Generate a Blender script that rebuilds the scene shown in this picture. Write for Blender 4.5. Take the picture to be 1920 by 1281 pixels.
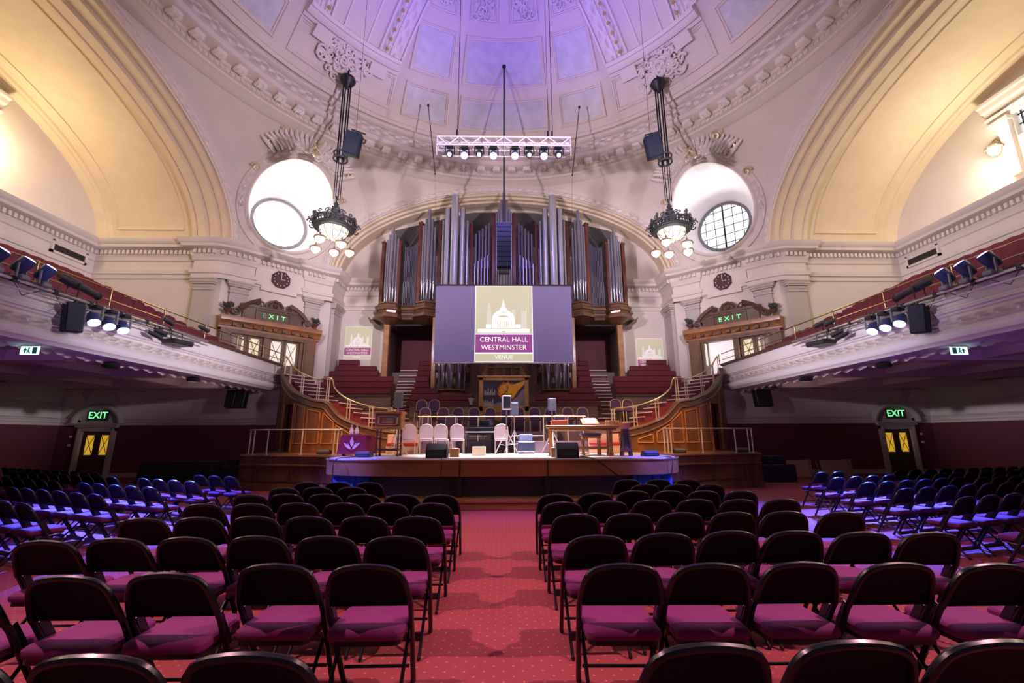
import bpy, math, random
from mathutils import Vector as V, Matrix
R=math.radians; PI=math.pi; sin=math.sin; cos=math.cos
sc=bpy.context.scene
for o in list(bpy.data.objects): bpy.data.objects.remove(o)
# ------------------------------------------------ camera
TH=R(12.5); F=809.; YAW=math.atan2(16*cos(TH),F); RO=R(.2)
fw=V((sin(YAW)*cos(TH),cos(YAW)*cos(TH),sin(TH))); rt=V((cos(YAW),-sin(YAW),0)); up=rt.cross(fw)
rt,up=rt*cos(RO)-up*sin(RO), up*cos(RO)+rt*sin(RO)
cd=bpy.data.cameras.new('camera'); cam=bpy.data.objects.new('camera',cd); sc.collection.objects.link(cam)
cd.sensor_fit='HORIZONTAL'; cd.sensor_width=36; cd.lens=F/1920*36; cd.clip_end=200; cd.clip_start=.05
m=Matrix((rt,up,-fw)).transposed().to_4x4(); m.translation=V((0,0,1.64)); cam.matrix_world=m
sc.camera=cam
# ------------------------------------------------ world, view
w=bpy.data.worlds.new('world'); sc.world=w; w.use_nodes=True
bg=w.node_tree.nodes['Background']; bg.inputs[0].default_value=(.62,.48,.72,1); bg.inputs[1].default_value=.105
sc.view_settings.view_transform='Standard'; sc.view_settings.look='None'; sc.view_settings.gamma=1
sc.view_settings.use_curve_mapping=False; sc.view_settings.exposure=0.0
sc.cycles.max_bounces=7; sc.cycles.diffuse_bounces=4; sc.cycles.glossy_bounces=3; sc.cycles.sample_clamp_indirect=6
# ------------------------------------------------ lights of the hall and added fill lamps
def lamp(name,typ,loc,color,power,radius=.3,aim=None,angle=60,blend=.5):
    l=bpy.data.lights.new(name,typ); o=bpy.data.objects.new(name,l); sc.collection.objects.link(o)
    l.color=color; l.energy=power; l.shadow_soft_size=radius; o.location=loc
    if typ=='SPOT':
        l.spot_size=R(angle); l.spot_blend=blend
        o.rotation_euler=(V(aim)-V(loc)).to_track_quat('-Z','Y').to_euler()
    return o
for s in (-1,1):
    warm=(1,.76,.46) if s<0 else (1,.83,.60)
    # sconces on the end wall of each gallery (light the yellow vaults)
    for y in (14.1,5.5): lamp('sconce_light','POINT',(s*18.6,y,12.3),warm,350 if s<0 else 440,.25)
    lamp('vault_fill','POINT',(s*15.6,9.5,10.2),warm,260,.5)  # added fill without a fixture, floats below the vault to warm it
    # blue heads on the balcony bar: beams over the side seats
    for y,ax,ay in ((10.1,6.2,7.6),(10.5,7.0,8.6),(10.9,6.6,9.6)):
        lamp('blue_beam','SPOT',(s*9.6,y-.1,4.3),(.05,.10,1),12000,.06,(s*(ax+.4),ay+.3,0),42,.8)
    lamp('blue_stage_beam','SPOT',(s*9.5,10.7,4.3),(.06,.10,1),4500,.08,(s*4.7,12.0,.7),24,.7)
    lamp('violet_beam','SPOT',(s*9.6,8.3,4.9),(.25,.04,1),650,.1,(s*7.4,5.2,0),70,.9)
    # upward heads, violet on the dome
    for y in (8.1,8.5,8.9):
        lamp('dome_beam','SPOT',(s*9.7,y,5.3),(.28,.17,1),3800,.1,(-s*1.,12.5,23),58,.9)
    lamp('pendentive_fill','SPOT',(s*9.5,3,5.3),(1,.78,.98),11500,.3,(-s*6.5,19,12.6),54,.9)  # added pink fill to brighten the pendentives
    # daylight falling through the round windows
    lamp('day_window','SPOT',(s*12.25,22.05,13.4),(1,.96,.96),1000 if s<0 else 650,.9,(s*3,12.8,15.5),112,.5)
    lamp('under_balcony_fill','POINT',(s*12.,8,3.2),(.45,.16,.9),26,.3); lamp('under_balcony_fill','POINT',(s*11.4,16,2.9),(.8,.5,.6),9,.3)  # added points that tint the underside, no fittings of their own
    lamp('lobby_light','POINT',(s*12.4,23.2,6.2),(1,.75,.45),10,.2)
    lamp('organ_wall_fill','SPOT',(s*6.5,4,9.5),(1,.84,.95),6500,.4,(s*6.5,24,10.5),46,.9)  # unseen spot added to brighten the organ wall
    lamp('balcony_fill','SPOT',(-s*9.5,6.5,5.4),(.96,.84,1),12500,.3,(s*10.1,13,6.5),29,1)  # unseen fill added to lift the opposite balcony front
    # warm cross light skimming the centre seats from the balconies
    lamp('cross_wash','SPOT',(s*9.0,2.5,11.6),(1,.50,.58),6000,.11,(s*.2,5.0,0),44,.8)
    lamp('pink_wash','SPOT',(s*3.0,9,12.2),(1,.25,.85),420,.3,(s*2.6,4.8,0),46,.8)
lamp('aisle_wash','SPOT',(0,11,12.2),(1,.42,.42),300,.15,(-.05,4.2,0),14,.7)
for x in (-1.6,.9,2.2): lamp('stage_wash','SPOT',(x,14.2,12.0),(.95,.88,1),21000,.15,(x*.7+.1,13.9,1.1),24,.8)
lamp('stage_amber','SPOT',(3.4,11.5,11.8),(1,.58,.24),5200,.2,(3.9,15.6,1.1),36,.8)
lamp('stage_amber','SPOT',(-3.4,11.5,11.8),(1,.58,.26),4200,.2,(-4.4,15.6,1.1),36,.8)
for s in (-1,1): lamp('amber_front','SPOT',(s*3.5,6,10.5),(1,.52,.20),9000,.2,(s*5.6,16.4,2.0),22,.8)
for x in (-4.6,4.6): lamp('stage_blue','SPOT',(x*.75,6.5,10.8),(.12,.10,1),22000,.2,(x*1.05,11.9,.9),19,.8)
lamp('floor_violet','SPOT',(0,6.0,11.6),(.30,.06,1),5000,.2,(0,9.75,0),13,.9)
lamp('organ_violet','SPOT',(0,15.8,12.7),(.42,.30,1),1300,.3,(0,23,11.5),60,.9)
lamp('front_wash','SPOT',(0,6,12),(1,.62,.70),700,.5,(0,20,4),56,.9)
# ------------------------------------------------ helpers
class MB:
    def __init__(s): s.v=[]; s.f=[]; s.m=[]; s.i=0; s.T=None
    def add(s,vs,fs):
        b=len(s.v)
        if s.T is not None: vs=[s.T@V(p) for p in vs]
        s.v+= [tuple(p) for p in vs]; s.f+=[tuple(b+i for i in f) for f in fs]; s.m+=[s.i]*len(fs); return s
    def mi(s,i): s.i=i; return s
    def box(s,x0,x1,y0,y1,z0,z1):
        return s.add([(x0,y0,z0),(x1,y0,z0),(x1,y1,z0),(x0,y1,z0),(x0,y0,z1),(x1,y0,z1),(x1,y1,z1),(x0,y1,z1)],
            [(0,3,2,1),(4,5,6,7),(0,1,5,4),(1,2,6,5),(2,3,7,6),(3,0,4,7)])
    def cbox(s,c,d,rz=0,rx=0,ry=0):
        M=Matrix.Translation(V(c))@Matrix.Rotation(rz,4,'Z')@Matrix.Rotation(rx,4,'X')@Matrix.Rotation(ry,4,'Y')
        x,y,z=d[0]/2,d[1]/2,d[2]/2
        return s.add([M@V(p) for p in [(-x,-y,-z),(x,-y,-z),(x,y,-z),(-x,y,-z),(-x,-y,z),(x,-y,z),(x,y,z),(-x,y,z)]],
            [(0,3,2,1),(4,5,6,7),(0,1,5,4),(1,2,6,5),(2,3,7,6),(3,0,4,7)])
    def rbox(s,x0,x1,y0,y1,z0,z1,b=.02):
        # box with chamfered edges
        vs=[];fs=[]
        lv=[(z0,b),(z0+b,0),(z1-b,0),(z1,b)]
        for z,i in lv:
            X0,X1,Y0,Y1=x0+i,x1-i,y0+i,y1-i; c=b if i==0 else b*.6
            vs+=[(X0+c,Y0,z),(X1-c,Y0,z),(X1,Y0+c,z),(X1,Y1-c,z),(X1-c,Y1,z),(X0+c,Y1,z),(X0,Y1-c,z),(X0,Y0+c,z)]
        for k in range(3):
            for j in range(8): a=k*8+j; c=k*8+(j+1)%8; fs.append((a,c,c+8,a+8))
        fs+= [tuple(range(7,-1,-1)),tuple(range(24,32))]
        return s.add(vs,fs)
    def tube(s,path,r,n=8,closed=False,caps=True):
        P=[V(p) for p in path]; N=len(P); rr=r if isinstance(r,(list,tuple)) else [r]*N
        vs=[];fs=[];prev=None
        for i,p in enumerate(P):
            if closed: t=P[(i+1)%N]-P[i-1]
            else: t=P[min(i+1,N-1)]-P[max(i-1,0)]
            t=t.normalized() if t.length>1e-9 else V((0,0,1))
            if prev is None: prev=t.orthogonal().normalized() if abs(t.z)>.9 else t.cross(V((0,0,1))).normalized()
            a=(prev-t*prev.dot(t)); a=a.normalized() if a.length>1e-6 else t.orthogonal().normalized(); prev=a; c=t.cross(a)
            vs+=[p+(a*cos(2*PI*k/n)+c*sin(2*PI*k/n))*rr[i] for k in range(n)]
        L_=N if closed else N-1
        for i in range(L_):
            for k in range(n):
                a=i*n+k;b=i*n+(k+1)%n;c=((i+1)%N)*n+(k+1)%n;d=((i+1)%N)*n+k; fs.append((a,b,c,d))
        if caps and not closed: fs+=[tuple(range(n-1,-1,-1)),tuple(range((N-1)*n,N*n))]
        return s.add(vs,fs)
    def lathe(s,prof,c=(0,0,0),n=16,M=None,a0=0,a1=2*PI,capt=False):
        full=abs(a1-a0-2*PI)<1e-6; k=n if full else n+1; vs=[];fs=[]
        for r,z in prof:
            for j in range(k):
                a=a0+(a1-a0)*j/n; p=V((r*cos(a),r*sin(a),z)); p=(M@p if M else p)+V(c); vs.append(p)
        for i in range(len(prof)-1):
            for j in range(n):
                a=i*k+j;b=i*k+(j+1)%k; fs.append((a,b,b+k,a+k))
        if full and capt:
            fs.append(tuple(range((len(prof)-1)*k,len(prof)*k))); fs.append(tuple(range(k-1,-1,-1)))
        return s.add(vs,fs)
    def sphere(s,c,r,n=12,sz=1): return s.lathe([(max(1e-4,r*sin(PI*i/(n//2))),-r*sz*cos(PI*i/(n//2))) for i in range(n//2+1)],c,n)
    def prism(s,poly,mp,d0,d1):
        # poly: 2D points; mp(a,b,d)->3D
        n=len(poly); vs=[mp(a,b,d0) for a,b in poly]+[mp(a,b,d1) for a,b in poly]
        return s.add(vs,[tuple(range(n)),tuple(range(2*n-1,n-1,-1))]+[(i,i+n,(i+1)%n+n,(i+1)%n) for i in range(n)])
    def sweep(s,prof,fr,closed=False,pclosed=False,cap=False):
        k=len(prof); vs=[V(P)+V(N)*a+V(U)*b for P,N,U in fr for a,b in prof]; fs=[]; n=len(fr)
        for i in range(n if closed else n-1):
            for j in range(k if pclosed else k-1):
                a=i*k+j;b=i*k+(j+1)%k;c=((i+1)%n)*k; fs.append((a,b,c+(j+1)%k,c+j))
        if cap: fs+=[tuple(range(k)),tuple(range((n-1)*k,n*k))]
        return s.add(vs,fs)
    def grid(s,fn,nu,nv):
        vs=[fn(i/nu,j/nv) for i in range(nu+1) for j in range(nv+1)]
        return s.add(vs,[(i*(nv+1)+j,(i+1)*(nv+1)+j,(i+1)*(nv+1)+j+1,i*(nv+1)+j+1) for i in range(nu) for j in range(nv)])
    def relief(s,fr,hw,per,amp,rows=8,base=.0,k=.5):
        # leafy carved band along frames spaced evenly
        L_=0; us=[0]
        for a,b in zip(fr[:-1],fr[1:]): L_+=(V(b[0])-V(a[0])).length; us.append(L_)
        vs=[];fs=[];
        for (P,N,U),u in zip(fr,us):
            for j in range(rows+1):
                t=-1+2*j/rows; h=(1-t*t)**.5*.25+.75*(.5+.5*cos(2*PI*(u/per-k*abs(t))))*(.25+.75*abs(cos(2*PI*t)))*(1-t**4)
                vs.append(V(P)+V(N)*(t*hw)+V(U)*(base+amp*h))
        n=len(fr)
        for i in range(n-1):
            for j in range(rows): a=i*(rows+1)+j; fs.append((a,a+1,a+rows+2,a+rows+1))
        return s.add(vs,fs)
    def scroll(s,c,r,turns,ax,ay,th,d=1,n=22,az=None):
        c=V(c);ax=V(ax);ay=V(ay); az=az or ax.cross(ay)
        P=[c+(ax*cos(d*2*PI*turns*i/n)+ay*sin(d*2*PI*turns*i/n))*r*(1-.85*i/n)+az*(th*.5) for i in range(n+1)]
        return s.tube(P,[th*(1-.55*i/n) for i in range(n+1)],6)
SHARP=R(38)
WO={}
def mesh(name,mb,mats,smooth=True):
    me=bpy.data.meshes.new(name); me.from_pydata(mb.v,[],mb.f)
    for m_ in (mats if isinstance(mats,(list,tuple)) else [mats]): me.materials.append(m_)
    me.polygons.foreach_set('material_index',mb.m)
    if smooth:
        me.polygons.foreach_set('use_smooth',[True]*len(mb.f)); me.set_sharp_from_angle(angle=SHARP)
    me.update(); return me
def tag(o,label=None,cat=None,group=None,kind=None):
    for k_,v_ in (('label',label),('category',cat),('group',group),('kind',kind)):
        if v_: o[k_]=v_
    return o
def obj(name,mb,mats,parent=None,label=None,cat=None,group=None,kind=None,smooth=True):
    me=mb if isinstance(mb,bpy.types.Mesh) else mesh(name,mb,mats,smooth)
    o=bpy.data.objects.new(name,me); sc.collection.objects.link(o)
    if parent is not None:
        o.parent=parent; o.location=-WO.get(parent.name,V((0,0,0)))
    return tag(o,label,cat,group,kind)
def root(name,loc,label,cat,group=None,rz=0):
    o=bpy.data.objects.new(name,None); sc.collection.objects.link(o); o.location=loc; o.rotation_euler.z=rz
    o.empty_display_size=.1; WO[o.name]=V(loc); return tag(o,label,cat,group)
def copy_tree(o,parent=None):
    c=o.copy(); sc.collection.objects.link(c)
    if parent is not None: c.parent=parent
    for ch in o.children: copy_tree(ch,c)
    return c
def place(proto,used,loc,rz,label,group=None,scale=None):
    r=proto if not used else copy_tree(proto)
    r.location=loc; r.rotation_euler.z=rz; r['label']=label
    if group: r['group']=group
    return r
# ------------------------------------------------ materials
def mat(name,col,rough=.6,metal=0,em=None,es=0,noise=0,nscale=3,bump=0,bscale=40,col2=None,spec=None,coat=0,stretch=None):
    m_=bpy.data.materials.new(name); m_.use_nodes=True; nt=m_.node_tree; b=nt.nodes['Principled BSDF']
    b.inputs['Base Color'].default_value=(*col,1); b.inputs['Roughness'].default_value=rough; b.inputs['Metallic'].default_value=metal
    if spec is not None: b.inputs['Specular IOR Level'].default_value=spec
    if coat: b.inputs['Coat Weight'].default_value=coat; b.inputs['Coat Roughness'].default_value=.15
    if em: b.inputs['Emission Color'].default_value=(*em,1); b.inputs['Emission Strength'].default_value=es
    tc=None
    if noise or bump: tc=nt.nodes.new('ShaderNodeTexCoord')
    src=None
    if tc:
        src=tc.outputs['Object']
        if stretch:
            mp=nt.nodes.new('ShaderNodeMapping'); mp.inputs['Scale'].default_value=stretch; nt.links.new(src,mp.inputs[0]); src=mp.outputs[0]
    if noise:
        n=nt.nodes.new('ShaderNodeTexNoise'); n.inputs['Scale'].default_value=nscale; n.inputs['Detail'].default_value=5
        nt.links.new(src,n.inputs[0]); mx=nt.nodes.new('ShaderNodeMix'); mx.data_type='RGBA'
        c2=col2 or tuple(max(0,c*(1-noise)) for c in col)
        mr=nt.nodes.new('ShaderNodeMapRange'); mr.inputs[1].default_value=.35; mr.inputs[2].default_value=.65
        nt.links.new(n.outputs[0],mr.inputs[0]); nt.links.new(mr.outputs[0],mx.inputs[0])
        mx.inputs[6].default_value=(*col,1); mx.inputs[7].default_value=(*c2,1); nt.links.new(mx.outputs[2],b.inputs['Base Color'])
    if bump:
        n=nt.nodes.new('ShaderNodeTexNoise'); n.inputs['Scale'].default_value=bscale; n.inputs['Detail'].default_value=4; nt.links.new(src,n.inputs[0])
        bp=nt.nodes.new('ShaderNodeBump'); bp.inputs['Strength'].default_value=bump; bp.inputs['Distance'].default_value=.02
        nt.links.new(n.outputs[0],bp.inputs['Height']); nt.links.new(bp.outputs[0],b.inputs['Normal'])
    return m_
plaster=mat('cream plaster',(.70,.63,.56),.75,noise=.05,nscale=1.2)
plaster2=mat('warm vault plaster',(.74,.63,.44),.7,noise=.06,nscale=1.5)
stone=mat('grey beige stone paint',(.50,.45,.40),.7,noise=.05)
white=mat('white paint',(.80,.76,.76),.6)
relief_m=mat('carved plaster',(.74,.68,.64),.7)
panel_m=mat('silvery dome panel',(.50,.50,.53),.5,noise=.3,nscale=2.2,col2=(.60,.59,.62))
gilt=mat('gilded plaster',(.72,.50,.16),.35,.6)
maroon=mat('maroon wall paint',(.16,.035,.055),.7)
skirt=mat('skirting paint',(.5,.42,.36),.6)
wood=mat('oak panelling',(.20,.085,.032),.42,noise=.45,nscale=3,stretch=(1,1,.15),coat=.15)
wood2=mat('light oak',(.40,.17,.05),.4,noise=.35,nscale=3,stretch=(.25,1,1),coat=.15)
woodd=mat('dark carved oak',(.13,.065,.04),.42,noise=.4,nscale=5,coat=.1)
mahog=mat('mahogany post',(.14,.035,.022),.4,noise=.3,nscale=4,stretch=(1,1,.2))
redfab=mat('red bench upholstery',(.12,.008,.02),.75,bump=.2,bscale=120)
brass=mat('brass',(.72,.55,.28),.25,1)
alu=mat('brushed metal',(.62,.60,.60),.35,.9)
black=mat('black plastic',(.012,.012,.015),.45)
blackf=mat('black cloth',(.010,.010,.014),.9)
iron=mat('dark iron',(.025,.025,.03),.45,.6)
# ================================================= THE HALL
YC=9.8; WX=13.2; YF=23.0; Z0=10.7
def plan(pts,zdir=V((0,0,1)),closed=False):
    # mitred frames along a plan polyline; interior on the right-hand side of travel
    P=[V((x,y,0)) for x,y in pts]; n=len(P); fr=[]
    def nor(a,b): d=(b-a).normalized(); return V((d.y,-d.x,0))
    for i in range(n):
        if closed or 0<i<n-1: n1=nor(P[i-1],P[i]); n2=nor(P[i],P[(i+1)%n])
        else: n1=n2=nor(P[0],P[1]) if i==0 else nor(P[-2],P[-1])
        m_=n1+n2; m_=m_/max(.25,m_.length_squared/2) if m_.length>1e-6 else n1
        fr.append((P[i],m_,zdir))
    return fr
def ell(a,b,n=0.,t0=0.,t1=PI,N=64):
    # evenly spaced (pos,normal) on an ellipse (h, z) about (0,Z0)
    K=600; q=[(a*cos(t0+(t1-t0)*i/K),b*sin(t0+(t1-t0)*i/K)) for i in range(K+1)]
    Ls=[0]
    for p,r in zip(q[:-1],q[1:]): Ls.append(Ls[-1]+math.hypot(r[0]-p[0],r[1]-p[1]))
    out=[];j=0
    for i in range(N+1):
        l=Ls[-1]*i/N
        while j<K-1 and Ls[j+1]<l: j+=1
        f_=(l-Ls[j])/max(1e-9,Ls[j+1]-Ls[j]); t=t0+(t1-t0)*(j+f_)/K
        nx,nz=b*cos(t),a*sin(t); h=math.hypot(nx,nz); out.append((a*cos(t),Z0+b*sin(t),nx/h,nz/h))
    return out
def arch_frames(which,s,depth=0.,N=64):
    fr=[]
    for h,z,nh,nz in ell(9.5,4.75,N=N):
        if which=='side': fr.append((V((s*(WX+depth),YC+h,z)),V((0,nh,nz)),V((-s,0,0))))
        else: fr.append((V((h,YF+depth,z)),V((nh,0,nz)),V((0,-1,0))))
    return fr
# --- floor
fl=bpy.data.materials.new('red patterned carpet'); fl.use_nodes=True; nt=fl.node_tree; b=nt.nodes['Principled BSDF']; b.inputs['Roughness'].default_value=.9
tc=nt.nodes.new('ShaderNodeTexCoord'); mp=nt.nodes.new('ShaderNodeMapping'); mp.inputs['Scale'].default_value=(10,10,0); mp.inputs['Rotation'].default_value=(0,0,R(45)); nt.links.new(tc.outputs['Object'],mp.inputs[0])
vo=nt.nodes.new('ShaderNodeTexVoronoi'); vo.inputs['Randomness'].default_value=0; vo.inputs['Scale'].default_value=1; nt.links.new(mp.outputs[0],vo.inputs[0])
r1=nt.nodes.new('ShaderNodeMapRange'); r1.inputs[1].default_value=.04; r1.inputs[2].default_value=.11; r1.inputs[3].default_value=1; r1.inputs[4].default_value=0; nt.links.new(vo.outputs['Distance'],r1.inputs[0])
no=nt.nodes.new('ShaderNodeTexNoise'); no.inputs['Scale'].default_value=55; nt.links.new(tc.outputs['Object'],no.inputs[0])
m1=nt.nodes.new('ShaderNodeMix'); m1.data_type='RGBA'; m1.inputs[6].default_value=(.32,.052,.058,1); m1.inputs[7].default_value=(.22,.03,.036,1); nt.links.new(no.outputs[0],m1.inputs[0])
m2=nt.nodes.new('ShaderNodeMix'); m2.data_type='RGBA'; m2.inputs[7].default_value=(.52,.20,.16,1); nt.links.new(m1.outputs[2],m2.inputs[6]); nt.links.new(r1.outputs[0],m2.inputs[0]); nt.links.new(m2.outputs[2],b.inputs['Base Color'])
mb=MB(); mb.box(-21,21,-5,28,-.15,0); obj('floor',mb,fl,kind='structure')
# --- lower walls with doors
DX0,DX1=17.02,18.28   # door opening on the rear lower walls
for s,nm in ((-1,'left'),(1,'right')):
    a=MB(); X=lambda x:s*x
    def bx(m,x0,x1,y0,y1,z0,z1): m.box(min(s*x0,s*x1),max(s*x0,s*x1),y0,y1,z0,z1)
    for mi,z0,z1 in ((0,0,2.2),(1,2.2,3.9)):
        a.mi(mi); bx(a,9.75,DX0,19.5,19.8,z0,z1); bx(a,DX1,20.5,19.5,19.8,z0,z1)
    a.mi(1); bx(a,DX0,DX1,19.5,19.8,1.95,3.9)
    a.mi(0)
    bx(a,9.75,10.05,19.8,23,0,3.9)
    wl=obj('wall_rear_'+nm,a,[maroon,plaster],kind='structure')
    t=MB(); bx(t,10.4,16.85,19.46,19.5,.02,.2); bx(t,10.4,16.85,19.44,19.5,.16,.2); bx(t,18.45,20.4,19.46,19.5,.02,.2)
    obj('baseboard_rear_'+nm,t,skirt,kind='structure')
    t=MB(); fr=plan([(-20.5,19.5),(-18.4,19.5)] if s<0 else [(18.4,19.5),(20.5,19.5)])
    for seg in ((( -16.9,19.5),(-9.8,19.5)) if s<0 else ((9.8,19.5),(16.9,19.5)),(( -20.5,19.5),(-18.4,19.5)) if s<0 else ((18.4,19.5),(20.5,19.5))):
        t.sweep([(0,2.19),(.05,2.2),(.05,2.3),(.08,2.32),(.08,2.42),(.11,2.45),(.11,2.48),(0,2.52)],plan(list(seg)),cap=True)
        t.sweep([(0,3.15),(.05,3.17),(.1,3.3),(.22,3.42),(.3,3.6),(.32,3.75),(0,3.8)],plan(list(seg)),cap=True)
    obj('trim_'+('1' if s<0 else '2'),t,plaster,kind='structure')
    # pier face at the end under the gallery
    # door with pediment and EXIT sign
    d=root('exit_door',(X(17.65),19.5,0),'brown double door with crossed yellow panes at the far %s under the gallery'%nm,'door')
    fm=MB(); 
    for x0,x1 in ((16.84,17.04),(18.26,18.46)):
        bx(fm,x0,x1,19.40,19.5,0,2.08); bx(fm,x0+.03,x1-.03,19.37,19.4,0,2.06); bx(fm,x0+.07,x1-.07,19.34,19.37,0,2.04)
    bx(fm,16.84,18.46,19.40,19.5,1.95,2.12); bx(fm,16.76,18.54,19.34,19.5,2.12,2.2); bx(fm,16.7,18.6,19.28,19.5,2.2,2.28)
    obj('door_frame',fm,skirt,d)
    ar=MB(); q=[(1.02*cos(PI*(i/20)),2.28+.78*sin(PI*i/20)) for i in range(21)]
    ar.prism(q,lambda a_,b_,dd:(X(17.65)+a_,dd,b_),19.42,19.5)
    ar.sweep([(0,-.02),(.0,.14),(-.06,.18),(-.14,.16),(-.18,.06),(-.2,-.02)],[(V((X(17.65)+1.08*cos(PI*i/20),19.42,2.28+.84*sin(PI*i/20))),V((cos(PI*i/20),0,sin(PI*i/20))),V((0,-1,0))) for i in range(21)])
    obj('pediment',ar,stone,d)
    for k in (0,1):
        x0=DX0+.63*k; lf=MB(); bx(lf,x0+.01,x0+.62,19.55,19.6,.01,.95)
        bx(lf,x0+.01,x0+.14,19.55,19.6,.95,1.94); bx(lf,x0+.49,x0+.62,19.55,19.6,.95,1.94); bx(lf,x0+.14,x0+.49,19.55,19.6,1.78,1.94)
        bx(lf,x0+.14,x0+.49,19.53,19.55,.12,.16); bx(lf,x0+.14,x0+.49,19.53,19.55,.8,.84); bx(lf,x0+.14,x0+.18,19.53,19.55,.16,.8); bx(lf,x0+.45,x0+.49,19.53,19.55,.16,.8)
        o1=obj('door_leaf',lf,woodd,d)
        g=MB(); bx(g,x0+.14,x0+.49,19.57,19.58,.95,1.78); obj('pane',g,mat('yellow lit pane',(.5,.3,.03),.3,em=(1,.55,.05),es=.55),o1)
        c=MB(); xa,xb=X(x0+.14),X(x0+.49)
        c.tube([(xa,19.555,.95),(xb,19.555,1.78)],.012,6); c.tube([(xb,19.555,.95),(xa,19.555,1.78)],.012,6); obj('glazing_bar',c,woodd,o1)
# --- helper for lettering
def text_mesh(name,s_,size,ext=.004,sx=1.):
    c=bpy.data.curves.new(name,'FONT'); c.body=s_; c.size=size; c.extrude=ext; c.align_x='CENTER'; c.align_y='CENTER'; c.resolution_u=3
    o=bpy.data.objects.new(name,c); sc.collection.objects.link(o); bpy.context.view_layer.update()
    me=bpy.data.meshes.new_from_object(o.evaluated_get(bpy.context.evaluated_depsgraph_get())); me.name=name
    bpy.data.objects.remove(o); bpy.data.curves.remove(c)
    if sx!=1:
        for v_ in me.vertices: v_.co.x*=sx
    return me
def put_text(name,s_,size,M,m_,parent,ext=.004,sx=1.):
    me=text_mesh(name,s_,size,ext,sx); me.transform(M); me.materials.clear(); me.materials.append(m_); return obj(name,me,None,parent)
green=mat('green glowing letters',(.2,.8,.3),.5,em=(.18,1,.32),es=1.6)
signb=mat('dark sign glass',(.01,.03,.02),.3)
for s,nm in ((-1,'left'),(1,'right')):
    sg=root('exit_sign',(s*17.65,19.4,2.6),'green lit EXIT lettering in the arch above the %s lower door'%nm,'sign')
    a=MB(); a.box(s*17.65-.42,s*17.65+.42,19.36,19.41,2.4,2.84); obj('panel',a,signb,sg)
    put_text('letter','EXIT',.40,Matrix.Translation((s*17.65,19.35,2.62))@Matrix.Rotation(PI/2,4,'X'),green,sg)
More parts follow.
